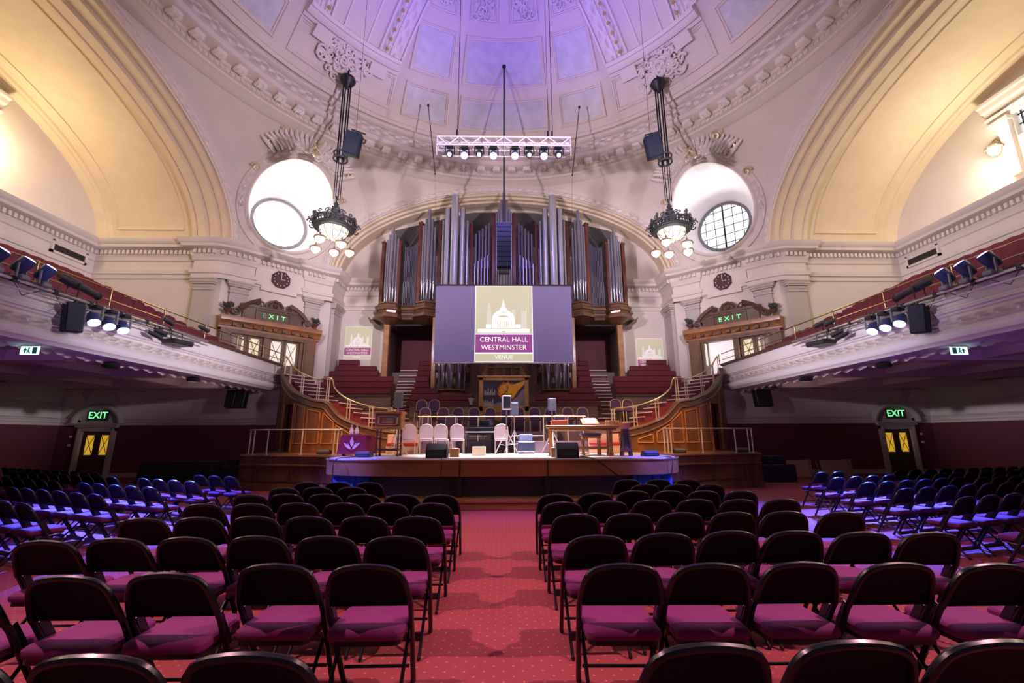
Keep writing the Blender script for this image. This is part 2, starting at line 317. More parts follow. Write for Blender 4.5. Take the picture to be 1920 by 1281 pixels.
# --- gallery balconies
for s,nm in ((-1,'left'),(1,'right')):
    BX=10.1; y0,y1=-5.,19.55
    fr=[(V((s*BX,y0,0)),V((-s,0,0)),V((0,0,1))),(V((s*BX,y1,0)),V((-s,0,0)),V((0,0,1)))]
    a=MB(); a.sweep([(-.22,4.8),(0,4.8),(.015,4.48),(.05,4.46),(.05,4.42),(.11,4.39),(.11,4.35),(.06,4.33),(.05,4.29),(.0,4.27),(-.03,4.2),(-.03,4.0),(.04,3.99),(.07,3.96),(.16,3.9),(.19,3.83),(.17,3.74),(.12,3.70),(.1,3.65),(-.05,3.63),(-.2,3.63),(-.2,3.68),(-.75,3.68),(-.78,3.74),(-1.0,3.76),(-1.0,3.82)],fr)
    a.prism([(0,4.8),(.015,4.48),(.11,4.39),(.11,4.35),(0,4.27),(-.03,4.0),(.16,3.9),(.19,3.8),(.1,3.65),(-.3,3.63),(-.3,4.8)],lambda p,q,d:(s*(BX-p),d,q),y1,y1+.02)
    bal=obj('balcony_front_'+nm,a,white,kind='structure')
    n=int((y1-2)/.06); rf=[(V((s*(BX+.02),2+(y1-2.0)*i/n,4.105)),V((0,0,1)),V((-s,0,0))) for i in range(n+1)]
    a=MB(); a.relief(rf,.12,.36,.17); obj('leaf_band',a,relief_m,bal)
    rf=[(V((s*(BX+.5),2+(y1-2.0)*i/n,3.68)),V((1,0,0)),V((0,0,-1))) for i in range(n+1)]
    a=MB(); a.relief(rf,.26,.5,.13,rows=8,k=.8); obj('soffit_carving',a,relief_m,bal)
    a=MB(); a.box(min(s*11.0,s*20.5),max(s*11.0,s*20.5),-5,19.5,3.82,3.95)
    for y in range(-4,20,3): a.box(min(s*11.0,s*20),max(s*11.0,s*20),y-.18,y+.18,3.55,3.83)
    for x in (12.6,15.2): a.box(s*x-.15,s*x+.15,-5,19.5,3.6,3.83)
    obj('balcony_ceiling_'+nm,a,plaster,kind='structure')
    # dark wooden capping
    a=MB(); a.sweep([(-.24,4.8),(-.24,4.9),(.06,4.92),(.08,4.86),(.06,4.8)],fr,pclosed=True); obj('capping_'+nm,a,woodd,kind='structure')
    # stepped gallery floor and bench rows
    a=MB(); st=[(10.3+.72*i,4.35+.33*i) for i in range(12)]
    for i,(x,z) in enumerate(st): a.box(min(s*x,s*(x+.72)),max(s*x,s*(x+.72)),-5,19.5,3.9,z)
    a.box(min(s*9.9,s*13.6),max(s*9.9,s*13.6),19.5,22.9,3.9,4.35)
    obj('gallery_floor_'+nm,a,woodd,kind='structure')
    for i,(x,z) in enumerate(st[1:]):
        y2=18.6-(0.25*(i%2))
        b_=root('gallery_bench',(s*(x+.35),9,z),'long red gallery bench, %s row up from the rail in the %s gallery'%(['first','second','third','fourth','fifth','sixth','seventh','eighth','ninth','tenth','eleventh'][i],nm),'bench','benches in the %s gallery'%nm)
        q=MB(); q.box(min(s*(x+.12),s*(x+.52)),max(s*(x+.12),s*(x+.52)),2,y2,z,z+.42); obj('seat',q,redfab,b_)
        q=MB(); k=int((y2-2)/.55)
        for j in range(k):
            ya=2+(y2-2)*j/k; yb=2+(y2-2)*(j+1)/k
            q.add([(s*(x+.5),ya,z+.42),(s*(x+.62),ya,z+.42),(s*(x+.66),ya,z+.80),(s*(x+.56),ya,z+.80),(s*(x+.5),yb-.02,z+.42),(s*(x+.62),yb-.02,z+.42),(s*(x+.66),yb-.02,z+.80),(s*(x+.56),yb-.02,z+.80),(s*(x+.61),(ya+yb)/2,z+.86)],[(0,1,5,4),(0,4,7,3),(1,2,6,5),(0,3,2,1),(4,5,6,7),(3,7,8),(7,6,8),(6,2,8),(2,3,8)])
        obj('backrest',q,redfab,b_)
    # brass rail
    rl=root('gallery_rail',(s*BX,9,4.9),'brass guard rail along the top of the %s balcony'%nm,'railing')
    q=MB(); q.tube([(s*BX,0,5.38),(s*BX,19.5,5.38)],.022,8); obj('top_rail',q,brass,rl)
    q=MB(); q.tube([(s*BX,0,5.1),(s*BX,19.5,5.1)],.018,8); obj('middle_rail',q,brass,rl)
    for k in range(10):
        y=3.56+1.8*k-.0
        q=MB(); q.lathe([(.05,4.9),(.05,4.92),(.022,4.95),(.022,5.36),(.034,5.37),(.034,5.4),(.022,5.42),(.001,5.43)],(s*BX,y,0),10); q.sphere((s*BX,y,5.1),.034,8); obj('post',q,brass,rl)
# --- side walls of the transepts (lunettes) and rear walls above the gallery
for s,nm in ((-1,'left'),(1,'right')):
    a=MB(); XX=s*19.4
    def wq(y0,y1,z0,z1): a.add([(XX,y0,z0),(XX,y1,z0),(XX,y1,z1),(XX,y0,z1)],[(0,1,2,3)])
    wq(-5,19.5,0,12.7); 
    wy0,wy1,wz0,wz1=9.8-4.0,13.86,12.7,14.0   # thermal window opening
    wq(-5,wy0,wz0,16.5); wq(wy1,19.5,wz0,16.5); wq(wy0,wy1,wz1,16.5)
    obj('wall_'+nm,a,plaster,kind='structure')
    a=MB(); a.box(min(s*19.36,s*19.42),max(s*19.36,s*19.42),-5,19.5,0,2.2); obj('wall_dado_'+nm,a,maroon,kind='structure')
    a=MB(); pl_=[(-19.36,-5),(-19.36,19.5)] if s<0 else [(19.36,19.5),(19.36,-5)]
    a.sweep([(0,2.19),(.05,2.2),(.05,2.3),(.08,2.32),(.08,2.42),(.11,2.45),(.11,2.48),(0,2.52)],plan(pl_)); a.sweep([(0,3.15),(.05,3.17),(.1,3.3),(.22,3.42),(.3,3.6),(.32,3.75),(0,3.8)],plan(pl_)); obj('trim_'+('9' if s<0 else '10'),a,plaster,kind='structure')
    wn=MB(); wn.add([(s*19.7,wy0,wz0),(s*19.7,wy1,wz0),(s*19.7,wy1,wz1),(s*19.7,wy0,wz1)],[(0,1,2,3)])
    for y0_,y1_,z0_,z1_ in ((wy0-.02,wy1+.02,wz0,wz0),):
        wn.mi(1); wn.add([(XX,wy1,wz0),(s*19.7,wy1,wz0),(s*19.7,wy1,wz1),(XX,wy1,wz1)],[(0,1,2,3)]); wn.add([(XX,wy0,wz1),(XX,wy1,wz1),(s*19.7,wy1,wz1),(s*19.7,wy0,wz1)],[(0,1,2,3)])
    sky=mat('bright overcast glass',(.9,.9,.9),.3,em=(.92,.95,1),es=2.2)
    wo=obj('window_'+('3' if s<0 else '4'),wn,[sky,plaster],kind='structure')
    q=MB()
    for k in range(12): y=wy1-.12-.55*k; q.box(min(s*19.6,s*19.66),max(s*19.6,s*19.66),y-.02,y+.02,wz0,wz1)
    for k in range(4): z=wz0+.1+.4*k; q.box(min(s*19.6,s*19.66),max(s*19.6,s*19.66),wy0,wy1,z-.02,z+.02)
    obj('window_bars',q,iron,wo)
    q=MB()  # surround with pediment
    q.box(min(s*19.2,s*19.4),max(s*19.2,s*19.4),13.9,14.25,11.2,13.7); q.box(min(s*19.14,s*19.4),max(s*19.14,s*19.4),13.84,14.5,13.45,13.6)
    fr=[(V((s*19.4,5.2,0)),V((-s,0,0)),V((0,0,1))),(V((s*19.4,14.6,0)),V((-s,0,0)),V((0,0,1)))]
    q.sweep([(0,14.0),(.14,14.02),(.16,14.15),(.3,14.2),(.34,14.36),(.44,14.4),(.46,14.5),(0,14.55)],fr,cap=True)
    q.sweep([(0,13.6),(.1,13.62),(.12,13.75),(.2,13.8),(.22,13.88),(0,13.9)],fr,cap=True)
    obj('window_surround',q,plaster,wo)
    # vault over the transept
    fr=arch_frames('side',s)
    q=MB(); q.sweep([(.34,.1),(.34,-.16),(.24,-.2),(.24,-.42),(.28,-.46),(.24,-.52),(.12,-.54),(.12,-.92),(.15,-.95),(.10,-1.0),(.0,-1.02),(.0,-1.4),(.06,-1.44),(.0,-1.5),(.0,-1.66),(.22,-1.7),(.24,-1.95)],fr)
    q.mi(0); q.sweep([(.24,-5.5),(.24,-5.62),(.16,-5.66),(.16,-5.8),(.10,-5.84),(.06,-6.25)],fr)
    obj('ceiling_vault_rib_'+nm,q,plaster2,kind='structure')
    q=MB(); q.sweep([(.24,-1.95),(.24,-5.5)],fr); 
    # raised border of the long field panel
    for d0,d1 in ((-2.15,-2.35),(-5.1,-5.3)):
        q.sweep([(.24,d0),(.19,d0-.02),(.19,d1+.02),(.24,d1)],fr[2:-2])
    for (P,N,U) in (fr[2],fr[-3]):
        q.cbox(V(P)+V(N)*.2+V(U)*(-3.72),(3.1,.12,.12))
    obj('ceiling_vault_'+nm,q,plaster2,kind='structure')
    # archivolt on the hall side
    q=MB(); q.sweep([(.34,.1),(.36,.12),(.38,.05),(.62,.02),(.64,.08),(.70,.08),(.74,.02),(.92,0)],fr); obj('trim_'+('3' if s<0 else '4'),q,plaster,kind='structure')
    fr2=arch_frames('side',s,N=420); fr2=[(P+N*.46,N,U) for P,N,U in fr2]
    q=MB(); q.relief(fr2,.17,.46,.19); obj('carved_band_'+nm,q,relief_m,kind='structure')
fr=arch_frames('front',0)
q=MB(); q.sweep([(.34,.1),(.36,.12),(.38,.05),(.62,.02),(.64,.08),(.70,.08),(.74,.02),(.92,0)],fr); obj('trim_5',q,plaster,kind='structure')
fr2=[(P+N*.46,N,U) for P,N,U in arch_frames('front',0,N=420)]
q=MB(); q.relief(fr2,.17,.46,.19); obj('carved_band_back',q,relief_m,kind='structure')
q=MB(); q.sweep([(.34,.1),(.34,-.12),(.22,-.15),(.22,-.35),(.1,-.38),(.1,-.6),(0,-.62),(0,-1.0),(.1,-1.04),(.1,-1.6)],fr); obj('ceiling_vault_back',q,plaster2,kind='structure')
# --- pendentives with the round windows
OC=V((0,0,13.45)); OR=2.12
def aout(z): z=min(z,16.26); return 10.42*math.sqrt(max(0,1-((z-Z0)/5.58)**2))
for ci,(sx,sy) in enumerate(((-1,1),(1,1),(-1,-1),(1,-1))):
    q=MB(); NU,NV=72,76; vs={}; 
    def pt(u,v_):
        z=Z0+(16.30-Z0)*(1-(1-v_)**1.6); a_=aout(z); r_=math.hypot(WX,a_); f0=math.atan2(a_,WX); f=f0+(PI/2-2*f0)*u
        return V((sx*r_*cos(f),YC+sy*r_*sin(f),z))
    ax=V((sx*.7071,sy*.7071,0)); tg=V((-ax.y,ax.x,0)); oc=V((0,YC,13.45))
    def q2(p): d=p-oc; return d.dot(tg),d.z
    idx={};vv=[];ff=[]
    P=[[pt(i/NU,j/NV) for j in range(NV+1)] for i in range(NU+1)]
    for i in range(NU+1):
        for j in range(NV+1):
            if sy>0:
                a_,b_=q2(P[i][j]); r_=math.hypot(a_,b_)
                if OR-.0<r_<OR+.09 or (OR-.09<r_<=OR):  # snap to the circle
                    p=P[i][j]; k_=(OR/r_); P[i][j]=V((p.x+tg.x*a_*(k_-1),p.y+tg.y*a_*(k_-1),p.z+b_*(k_-1)))
            idx[i,j]=len(vv); vv.append(P[i][j])
    for i in range(NU):
        for j in range(NV):
            c_=(P[i][j]+P[i+1][j+1])/2; a_,b_=q2(c_)
            if sy>0 and math.hypot(a_,b_)<OR-.01: continue
            ff.append((idx[i,j],idx[i+1,j],idx[i+1,j+1],idx[i,j+1]))
    q.add(vv,ff); obj('ceiling_pendentive_%s_%s'%('back' if sy>0 else 'front','left' if sx<0 else 'right'),q,plaster,kind='structure')
    if sy<0: continue
    # surface distance along the axis at a given (t,z)
    def surf(t,z): a_=aout(z); r_=math.hypot(WX,a_); return math.sqrt(max(0,r_*r_-t*t))
    def rim(ang,rad): t=rad*cos(ang); z=13.45+rad*sin(ang); return V((0,YC,z))+tg*t+ax*surf(t,z)
    A=[2*PI*i/72 for i in range(72)]
    q=MB(); fr=[(rim(a_,OR),tg*cos(a_)+V((0,0,sin(a_))),-ax) for a_ in A]
    fr=[]
    for a_ in A:
        p0=rim(a_,OR); p1=rim(a_,OR+.6); n_=(p1-p0).normalized(); t_=tg*(-sin(a_))+V((0,0,cos(a_))); u_=n_.cross(t_).normalized()
        if u_.dot(-ax)<0: u_=-u_
        fr.append((p0,n_,u_))
    q.sweep([(-.12,-.25),(-.12,.06),(-.04,.12),(.03,.1),(.08,.03),(.3,.03),(.34,.10),(.42,.10),(.46,-.03)],fr,closed=True)
    nm='left' if sx<0 else 'right'
    wo=obj('window_'+('1' if sx<0 else '2'),q,plaster,kind='structure')
    q=MB(); depth_c=surf(0,13.45)+1.75; cz=13.30
    inner=[V((0,YC,cz+1.42*sin(a_)))+tg*(1.42*cos(a_))+ax*depth_c for a_ in A]
    vs=[P_ + N_*(-.1) for P_,N_,U_ in fr]+inner; q.add(vs,[(i,(i+1)%72,72+(i+1)%72,72+i) for i in range(72)])
    obj('window_reveal',q,mat('white window reveal',(.9,.88,.87),.6),wo)
    q=MB(); q.add([p+ax*.05 for p in inner],[tuple(range(72))]); obj('window_glass',q,mat('bright daylight glass',(.95,.95,.95),.3,em=(1,.99,.97) if sx<0 else (.93,.97,1),es=(2.2 if sx<0 else .9)),wo)
    q=MB(); q.sweep([(.02,.0),(.02,.12),(-.12,.12),(-.12,0)],[(p,tg*cos(a_)+V((0,0,sin(a_))),-ax) for p,a_ in zip(inner,A)],closed=True)
    obj('window_frame',q,mat('window frame '+nm,(.32,.32,.34) if sx<0 else (.16,.17,.19),.5),wo)
    q=MB(); cc=V((0,YC,cz))+ax*(depth_c-.03)
    if sx>0:
        for k in (-2,-1,0,1,2):
            t=k*.5; h=math.sqrt(1.38**2-t*t); w_=.045 if k==0 else .018
            q.tube([cc+tg*t-V((0,0,h)),cc+tg*t+V((0,0,h))],w_,6); q.tube([cc+tg*(-h)+V((0,0,t)),cc+tg*h+V((0,0,t))],.018,6)
    else: q.tube([cc-V((0,0,1.4)),cc+V((0,0,1.4))],.02,6)
    obj('glazing_bar',q,iron if sx>0 else mat('pale glazing bar',(.75,.75,.76),.5),wo)
    # carved wreath over the upper part + crest
    q=MB(); N=150; rf=[]
    for i in range(N+1):
        a_=R(-15)+R(210)*i/N; p0=rim(a_,OR+.24); p1=rim(a_,OR+.5); n_=(p1-p0).normalized(); t_=tg*(-sin(a_))+V((0,0,cos(a_))); u_=n_.cross(t_).normalized(); u_=u_ if u_.dot(-ax)>0 else -u_
        rf.append((p0+u_*.03,n_,u_))
    q.relief(rf,.17,.40,.20); obj('carved_wreath',q,relief_m,wo)
    rnd=random.Random(5)
    q=MB(); g=MB()
    def loc(t,h):
        h=h if h<OR else OR+(h-OR)*.46
        return V((0,YC,13.45+h))+tg*t+ax*(surf(t,13.45+h)-.05)
    for side in (-1,1):
        for k in range(11):   # acanthus plumes fanning from the top of the window
            t0=side*(.08+.15*k); h0=math.sqrt(max(.1,(OR+.3)**2-t0*t0)); L_=1.25-.045*k; a_=R(84-6.5*k)
            P_=[]
            for j in range(8):
                f_=j/7; P_.append(loc(t0+side*L_*(f_*cos(a_)+.22*sin(PI*f_)*f_),h0+L_*f_*sin(a_)*1.2)-ax*(.06+.12*sin(PI*f_)))
            q.tube(P_,[.09,.10,.105,.10,.09,.075,.055,.03],6)
        for cx,cy,rr in ((1.35,1.5,.30),(1.85,1.05,.30),(2.1,.35,.22)):
            c_=loc(side*cx,math.sqrt(OR*OR-min(cx,2.0)**2)+cy); g.scroll(c_-ax*.12,rr,1.4,tg*side,(V((0,0,1))-ax*.6).normalized(),.08,1)
        for k in range(16):
            t=side*rnd.uniform(.1,1.7); h=math.sqrt(OR*OR-t*t)+rnd.uniform(.35,1.3); q.scroll(loc(t,h)-ax*.1,rnd.uniform(.12,.24),1.3,tg*side,(V((0,0,1))-ax*.6).normalized(),.05,rnd.choice((-1,1)),12)
    for k in range(12):
        t=rnd.uniform(-.9,.9); h=OR+.25+rnd.uniform(0,.5); q.sphere(loc(t,h)-ax*.14,rnd.uniform(.08,.16),8)
    c_=loc(.0,OR+.75)-ax*.36
    for a_ in (45,135,225,315): g.tube([c_,c_+(tg*cos(R(a_))+V((0,0,sin(R(a_)))))*.42],[.08,.045],6)
    for k in range(10): g.sphere(loc(rnd.uniform(-.35,.35),OR+.3+rnd.uniform(-.1,.2))-ax*.25,.09,8)
    obj('carved_crest',q,relief_m,wo); obj('gilded_ornament',g,mat('soft gilding '+nm,(.66,.55,.36),.4,.35),wo)
# --- ring cornice and dome
DC=V((0,YC,11.3)); DR=13.16
def ring(mb_,prof,n=160): mb_.sweep([(r_,z) for r_,z in prof],[(DC*1-V((0,0,11.3)),V((cos(2*PI*i/n),sin(2*PI*i/n),0)),V((0,0,1))) for i in range(n)],closed=True)
q=MB(); ring(q,[(13.35,16.15),(13.05,16.22),(12.95,16.3),(12.8,16.32),(12.78,16.42),(12.66,16.44),(12.64,16.56),(12.55,16.6),(12.5,16.7),(12.05,16.72),(11.95,16.76),(11.93,16.98),(11.97,17.0),(12.05,17.12),(12.15,17.14),(12.15,17.55),(12.0,17.6),(11.8,17.66),(11.75,17.74),(11.62,17.78),(11.5,17.74),(11.45,17.82),(11.38,17.83)])
tr=obj('trim_6',q,plaster,kind='structure')
q=MB()
for i in range(360):
    a_=2*PI*i/360; q.cbox((12.66*cos(a_),YC+12.66*sin(a_),16.5),(.12,.11,.13),rz=a_)
obj('dentil_course',q,plaster,tr)
q=MB(); c0=MB(); c0.rbox(-.2,.24,-.2,.2,-.06,.12,.04); c0.rbox(-.12,.16,-.23,.23,-.09,-.03,.02)
for k_ in (-.1,.1): c0.tube([(-.15,k_,-.07),(.16,k_,-.07)],.05,6)
for i in range(88):
    a_=2*PI*(i+.5)/88; q.T=Matrix.Translation((12.26*cos(a_),YC+12.26*sin(a_),16.6))@Matrix.Rotation(a_,4,'Z'); q.add(c0.v,c0.f)
q.T=None; obj('bracket_course',q,relief_m,tr)
q=MB(); n=720; q.relief([(V((12.02*cos(2*PI*i/n),YC+12.02*sin(2*PI*i/n),17.36)),V((-.35*cos(2*PI*i/n),-.35*sin(2*PI*i/n),.94)),V((-.94*cos(2*PI*i/n),-.94*sin(2*PI*i/n),-.35))) for i in range(n+1)],.23,.7,.34,k=.9)
obj('carved_garland_band',q,relief_m,tr)
def sph(phi,e,n=0): # phi 0 = +Y, toward +X
    r_=DR-n; return DC+V((r_*cos(e)*sin(phi),r_*cos(e)*cos(phi),r_*sin(e)))
q=MB(); q.grid(lambda u,v_: sph(2*PI*u,R(29)+R(60)*v_),128,24); dome=obj('ceiling_dome',q,plaster,kind='structure')
def dpanel(mb_,p0,p1,e0,e1,deep=True,bw=.14):
    p0,p1,e0,e1=R(p0),R(p1),R(e0),R(e1)
    loops=[]
    for d,n in ((0,0),(0,.09),(bw*.45,.11),(bw*.6,.06),(bw,.06),(bw+.03,.012)):
        de=d/DR; L_=[]
        K=10
        for c,(a,b_) in enumerate((((p0,e0),(p1,e0)),((p1,e0),(p1,e1)),((p1,e1),(p0,e1)),((p0,e1),(p0,e0)))):
            for k in range(K):
                f=k/K; ph=a[0]+(b_[0]-a[0])*f; e=a[1]+(b_[1]-a[1])*f
                e_=min(max(e,e0+de),e1-de); dp=de/cos(e_); ph=min(max(ph,p0+dp),p1-dp); L_.append(sph(ph,e_,n))
        loops.append(L_)
    vs=[p for L_ in loops for p in L_]; M_=len(loops[0]); mb_.mi(0)
    mb_.add(vs,[(i*M_+j,i*M_+(j+1)%M_,(i+1)*M_+(j+1)%M_,(i+1)*M_+j) for i in range(len(loops)-1) for j in range(M_)])
    de=(bw+.03)/DR; mb_.mi(1 if deep else 0); mb_.grid(lambda u,v_: sph(p0+de/cos((e0+e1)/2)+(p1-p0-2*de/cos((e0+e1)/2))*u,e0+de+(e1-e0-2*de)*v_,.012),10,6); mb_.mi(0)
q=MB()
for k in range(4):
    b0=90*k
    dpanel(q,b0-13,b0+13,31.6,38.8); dpanel(q,b0-13,b0+13,41.0,50.6)
    for sg in (-1,1):
        a,b_=sorted((b0+sg*16.2,b0+sg*29)); dpanel(q,a,b_,31.6,38.8); dpanel(q,a,b_,41.0,50.6)
        a,b_=sorted((b0+sg*2.2,b0+sg*12.5)); dpanel(q,a,b_,53.2,58.5,False); a,b_=sorted((b0+sg*17,b0+sg*28)); dpanel(q,a,b_,53.2,58.5,False)
    dpanel(q,b0+32,b0+58,31.6,38.4,False)
obj('dome_panels',q,[plaster,panel_m],dome)
# carved aedicules on the diagonals
q=MB(); g=MB(); rnd=random.Random(3)
for k in range(4):
    b0=R(90*k+45)
    # projecting sill
    fr=[]
    for i in range(25):
        ph=b0+R(-13+26*i/24); p=sph(ph,R(40.2)); u=(DC-p).normalized(); t=V((-sin(R(40.2))*sin(ph),-sin(R(40.2))*cos(ph),cos(R(40.2)))); fr.append((p,t,u))
    q.sweep([(-.35,0),(-.35,.12),(-.2,.16),(-.18,.32),(-.05,.4),(.1,.42),(.14,.5),(.3,.5),(.34,.2),(.4,0)],fr,cap=True)
    for sg in (-1,1):
        q.sweep([(-.8,0),(-.8,.3),(-.3,.4),(-.3,0)],fr[3:8] if sg<0 else fr[17:22],cap=True)
        # side pilaster bands with gilding
        for dph,w_ in ((9.3,.2),(12.2,.34)):
            rf=[]
            for i in range(91):
                e=R(41.8)+R(12.5)*i/90; ph=b0+sg*R(dph)*cos(R(46))/cos(e)*.98; p=sph(ph,e,.03); u=(DC-p).normalized(); t=V((cos(ph),-sin(ph),0)); rf.append((p,t,u))
            q.relief(rf,w_,.5 if w_<.3 else .8,.16,k=1.0)
            if w_<.3:
                for i in range(6,90,14): g.sphere(rf[i][0]+rf[i][2]*.14,.085,8)
            fr3=[rf[i] for i in range(0,91,6)]
            for off in (-w_-.06,w_+.06): q.sweep([(off-.05,0),(off-.05,.12),(off+.05,.12),(off+.05,0)],fr3)
    # tall plain panel edges of the niche
    for dph in (-3.6,3.6,-7.2,7.2):
        f3=[]
        for i in range(9):
            e=R(41.8)+R(10)*i/8; ph=b0+R(dph)*cos(R(46))/cos(e); p=sph(ph,e,.0); f3.append((p,V((cos(ph),-sin(ph),0)),(DC-p).normalized()))
        q.sweep([(-.04,0),(-.04,.06),(.04,.06),(.04,0)],f3)
    # acanthus boss beneath the sill where the chandelier hangs
    for j in range(70):
        a_=rnd.uniform(0,2*PI); rr=rnd.uniform(.1,1.0); e=R(35.6)+rr*sin(a_)*.8/DR; ph=b0+rr*1.25*cos(a_)/(DR*cos(R(36)))
        p=sph(ph,e,.12+rnd.uniform(0,.3)*(1.1-rr)); u=(DC-p).normalized(); t=V((cos(ph),-sin(ph),0)); q.scroll(p,rnd.uniform(.14,.3),1.2,t,u.cross(t),.07,rnd.choice((-1,1)),12)
for k in range(4):   # carved squares high in the dome
    for sg in (-1,1):
        for c_ in (7.3,22.5):
            ph0=R(90*k+sg*c_)
            for j in range(11):
                ph=ph0+R(rnd.uniform(-3.6,3.6)); e=R(rnd.uniform(54.2,57.6)); p=sph(ph,e,.06); u=(DC-p).normalized(); t=V((cos(ph),-sin(ph),0)); q.scroll(p,rnd.uniform(.14,.26),1.3,t,u.cross(t),.045,rnd.choice((-1,1)),12)
obj('dome_carving',q,relief_m,dome); obj('dome_gilding',g,gilt,dome)
# --- upper walls: gallery returns, diagonals, organ wall
DIR=V((.7071,.7071)); NRM=V((.7071,-.7071)); PB=V((-13.3,19.5))
def DP(s_,off,sx=-1): p=PB+DIR*s_+NRM*off; return (p.x if sx<0 else -p.x,p.y)
base=[(-19.4,-5),(-19.4,19.5),(-14.6,19.5),(-13.5,19.5),DP(.0,0),DP(4.9,0),(-9.6,23.1),(-9.6,24.6)]
corn=[(-19.4,-5),(-19.4,19.5),(-14.55,19.5),(-14.55,19.3),(-13.45,19.3),DP(.3,.2),DP(1.25,.2),DP(1.25,0),DP(3.65,0),DP(3.65,.2),DP(4.62,.2),(-9.5,22.86),(-9.5,24.6),(-6.9,24.6)]
CP=[(0,8.95),(.06,8.96),(.07,9.16),(.13,9.18),(.15,9.36),(.02,9.39),(.02,9.8),(.09,9.84),(.11,10.0),(.15,10.04),(.17,10.14),(.17,10.3),(.28,10.32),(.44,10.4),(.46,10.52),(.52,10.56),(.58,10.72),(.6,10.76),(0,10.78),(-1.2,10.78)]
for sx,nm in ((-1,'left'),(1,'right')):
    f=lambda L_: L_ if sx<0 else [(-x,y) for x,y in reversed(L_)]
    q=MB(); q.sweep([(0,3.9),(0,9.0)],plan(f(base[1:])),); q.sweep([(0,9.0),(0,11.1)],plan(f(base[1:])))
    obj('wall_diagonal_'+nm,q,plaster,kind='structure')
    q=MB(); q.sweep(CP,plan(f(corn)))
    tr=obj('trim_'+('7' if sx<0 else '8'),q,plaster,kind='structure')
    q=MB()
    pl=plan(f(corn))
    P_=[p for p,_,_ in pl]
    for (pa,na,_),(pb,nb,_) in zip(pl[:-1],pl[1:]):
        L_=(pb-pa).length
        if L_<.5: continue
        d=(pb-pa).normalized(); n_=V((d.y,-d.x,0)); k=int(L_/.2); an=math.atan2(d.y,d.x)
        for i in range(k):
            c_=pa+d*(L_*(i+.5)/k)+n_*.23; q.cbox((c_.x,c_.y,10.2),(.11,.13,.19),rz=an)
    obj('dentil_course',q,plaster,tr)
    # pilasters with capitals
    q=MB(); 
    def pil(p0,p1,d=.16,m_=0):
        a_,b_=V((*p0,0)),V((*p1,0)); 
        if sx>0: a_.x*=-1; b_.x*=-1; a_,b_=b_,a_
        dr=(b_-a_).normalized(); n_=V((dr.y,-dr.x,0)); c_=(a_+b_)/2; L_=(b_-a_).length; an=math.atan2(dr.y,dr.x)
        q.cbox((*(c_+n_*d/2).xy,6.2),(L_,d,4.7),rz=an)
        for z,h,e in ((8.42,.06,.05),(8.6,.12,.03),(8.72,.08,.09),(8.82,.12,.14),(8.91,.08,.18)): q.cbox((*(c_+n_*(d/2+e/2)).xy,z),(L_+2*e,d+e,h),rz=an)
    pil((-14.45,19.5),(-13.6,19.5)); pil(DP(.35,0),DP(1.1,0)); pil(DP(3.8,0),DP(4.5,0)); pil((-9.6,23.3),(-9.6,24.1))
    obj('pilasters_'+nm,q,stone,kind='structure')
    # stepped plate behind the clock
    q=MB(); poly=[(1.3,9.92),(1.3,9.05),(1.62,9.05),(1.62,8.82),(3.3,8.82),(3.3,9.0),(3.62,9.0),(3.62,9.92)]
    q.prism(poly,lambda a_,b_,d:(*DP(a_,d,sx),b_),0,.2); obj('wall_plate_'+nm,q,plaster,kind='structure')
# organ wall with chamber opening
q=MB()
OPN=[(-6.7,3.0),(-6.7,14.1),(-1.9,15.35),(1.9,15.35),(6.7,14.1),(6.7,3.0)]
q.add([(-9.7,24.6,3),(-6.7,24.6,3),(-6.7,24.6,14.1),(-6.7,24.6,16),(-9.7,24.6,16),(6.7,24.6,3),(9.7,24.6,3),(9.7,24.6,16),(6.7,24.6,16),(6.7,24.6,14.1),(-1.9,24.6,15.35),(1.9,24.6,15.35)],
 [(0,1,2,3,4),(5,6,7,8,9),(2,10,11,9,8,3)]); obj('wall_back',q,plaster,kind='structure')
q=MB(); q.add([(x,24.6,z) for x,z in OPN]+[(x*.97,29,z-.2) for x,z in OPN],[(i,i+1,i+7,i+6) for i in range(5)]+[(6,7,8,9,10,11)])
obj('wall_organ_chamber',q,mat('grey chamber paint',(.30,.29,.27),.8),kind='structure')
q=MB(); q.box(-6.6,6.6,26.3,26.4,3,9.0); obj('wall_choir_back',q,maroon,kind='structure')
